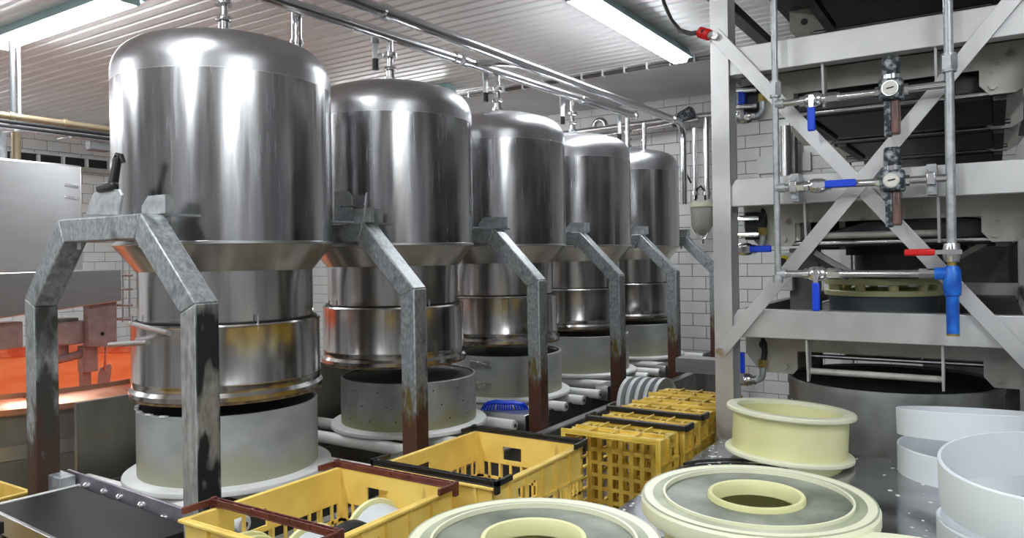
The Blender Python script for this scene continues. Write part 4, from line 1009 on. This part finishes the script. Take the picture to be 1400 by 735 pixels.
# posts beneath
for x, nm in ((22, 'brasspipe'), (2, 'galv')):
    a = at(x, 190, X=-6.2)
    t = MB().cyl((-6.2, a.y, 2.30), (-6.2, a.y, 2.62), .03 if x > 10 else .035, 14).build('support_pipe', nm); tag(t, 'tarnished brass coloured pipe above the stirring machine' if x > 10 else 'grey steel pipe above the stirring machine', 'pipe')
# cable ladder on the left wall
cl = thing('cable_ladder', (XL + .1, 5, 2.95), 'dark cable ladder along the left tiled wall', 'cable ladder')
MB().box((XL + .012, 2.0, 2.92), (XL + .05, 7.9, 3.05)).build('backing', 'black', cl)
MB().box((XL + .012, 2.0, 2.86), (XL + .16, 7.9, 2.92)).build('shelf', 'bridge', cl); MB().box((XL + .05, 2.0, 3.045), (XL + .12, 7.9, 3.06)).build('top_rail', 'white', cl)
for k in range(19): MB().box((XL + .05, 2.1 + .31 * k, 2.92), (XL + .1, 2.13 + .31 * k, 3.05)).build('divider', 'white', cl)
# ceiling conduit across the room with clips
cc = thing('ceiling_conduit', (-4, 6.35, 3.27), 'thin dark conduit clipped across the ceiling', 'conduit')
MB().cyl((XL + .1, 6.36, 3.295), (-1.0, 6.36, 3.295), .018, 10).build('conduit', 'darksteel', cc)
for k in range(26): x = -6.8 + .22 * k; MB().box((x, 6.33, 3.27), (x + .014, 6.39, ZC - .02)).build('clip', 'white', cc)

# ------------------------------------------------------------------ pipes and jar on the far wall
wp = thing('wall_piping', (-3, 7.8, 2.5), 'steel pipes and valves along the far tiled wall', 'piping')
zz = at(900, 168, Y=7.75).z
MB().cyl((-4.4, 7.75, zz), (-1.2, 7.75, zz + .03), .035, 16).build('pipe_run', 'steel', wp)
MB().cyl((-4.4, 7.7, zz - .12), (-2.6, 7.7, zz - .02), .03, 16).build('pipe_run', 'pipe', wp)
q = at(820, 173, Y=7.7); MB().tube(arc((q.x, 7.7, q.z), .075, 0, R(180), (1, 0, 0), (0, 0, 1), 10), .03, 12).build('u_bend', 'pipe', wp)
q = at(935, 160, Y=7.7); MB().cbox(q, (.12, .06, .06), Matrix.Rotation(R(-25), 3, 'Y')).build('valve_block', 'regblack', wp, bevel=.015)
q = at(925, 165, Y=7.72); MB().cyl(q + Vector((-.03, 0, 0)), q + Vector((.03, 0, 0)), .07, 16).build('coupling', 'darksteel', wp)
for x in (966, 950):
    a, b = at(x, 172, Y=7.75), at(x + 1, 272, Y=7.75)
    MB().cyl((b.x, 7.75, b.z), (b.x, 7.75, zz if x > 960 else zz - .1), .035 if x > 960 else .028, 16).build('drop', 'pipe', wp)
    MB().cyl((b.x, 7.75, b.z + .04), (b.x, 7.75, b.z + .08), .05, 14).build('coupling', 'chrome', wp)
q = at(958, 258, Y=7.72); MB().tube([q + Vector((-.06, 0, -.12)), q + Vector((-.04, 0, 0)), q + Vector((0, 0, .03)), q + Vector((.04, 0, -.02)), q + Vector((.05, 0, -.12))], .012, 8).build('hose', 'rubber', wp)
MB().tube([at(938, 180, Y=7.8), at(935, 200, Y=7.8), at(937, 235, Y=7.8), at(945, 250, Y=7.8)], .01, 8).build('cord', 'rubber', wp)
a, b = at(943, 277, Y=7.72), at(974, 326, Y=7.72)
jc = ((a.x + b.x) / 2, 7.76); hh = a.z - b.z; jr = (b.x - a.x) / 2
jar = thing('glass_jar', (*jc, b.z), 'milky glass separator jar hanging on the far tiled wall', 'jar')
MB().lathe([(0, b.z + .03), (jr * .3, b.z + .04), (jr * .75, b.z + hh * .25), (jr * .9, b.z + hh * .4), (jr * .93, a.z - .05), (0, a.z - .05)], (*jc, 0), 32).build('jar_body', 'glass', jar)
MB().lathe([(0, b.z + .06), (jr * .65, b.z + hh * .3), (jr * .78, b.z + hh * .42), (jr * .8, a.z - .12), (0, a.z - .12)], (*jc, 0), 32).build('whey', 'liquid', jar)
MB().cyl((*jc, a.z - .05), (*jc, a.z), jr * 1.05, 32).build('jar_lid', 'cream_top', jar)
MB().tube([Vector((jc[0] - jr, 7.75, a.z - .05)), Vector((jc[0] - jr * .95, 7.74, b.z + hh * .35)), Vector((jc[0] - jr * .3, 7.74, b.z)), Vector((jc[0] + jr * .3, 7.74, b.z)), Vector((jc[0] + jr * .95, 7.74, b.z + hh * .35)), Vector((jc[0] + jr, 7.75, a.z - .05))], .012, 8).build('clamp_bail', 'chrome', jar)
MB().cyl((*jc, b.z - .05), (*jc, b.z + .035), .02, 12).build('drain_tap', 'chrome', jar)
# wall pieces seen through the press
t = MB().box(at(1036, 238, Y=7.98), at(1108, 208, Y=7.95)).build('wall_panel', 'box_white'); tag(t, 'white panel on the far tiled wall behind the press', 'panel')
for x in (1075, 1087):
    a = at(x, 240, Y=7.85); t = MB().cyl((a.x, 7.85, a.z - .2), (a.x, 7.85, a.z + .5), .05 if x < 1080 else .03, 14).build('wall_pipe', 'steel' if x < 1080 else 'darksteel'); tag(t, 'pale upright pipe before the white wall panel' if x < 1080 else 'dark upright pipe before the white wall panel', 'pipe')
# little steel channel by the last leg
q = at(960, 498, Y=5.2)
t = MB().box((q.x - .16, 5.1, q.z - .05), (q.x + .16, 5.25, q.z + .05)).build('steel_channel', 'steel'); MB().box((q.x - .03, 5.15, 0), (q.x + .03, 5.2, q.z - .05)).build('leg', 'darksteel', t); tag(t, 'short steel channel beside the farthest rusty leg', 'channel')

# dark cabinet added in place of the deep shade behind the press
hc = thing('added_dark_cabinet', (.75, 6.5, 0), 'made-up dark cabinet in place of the deep shade behind the press', 'cabinet')
MB().box((-.45, 6.1, .06), (1.6, 6.9, 2.05)).build('body', 'darksteel', hc, bevel=.01)
for k in range(3): MB().box((-.42 + .67 * k, 6.08, .15), (.22 + .67 * k, 6.1, 1.98)).build('door', 'darksteel', hc, bevel=.004)
MB().box((-.4, 6.14, 0), (1.56, 6.86, .06)).build('plinth', 'black', hc)
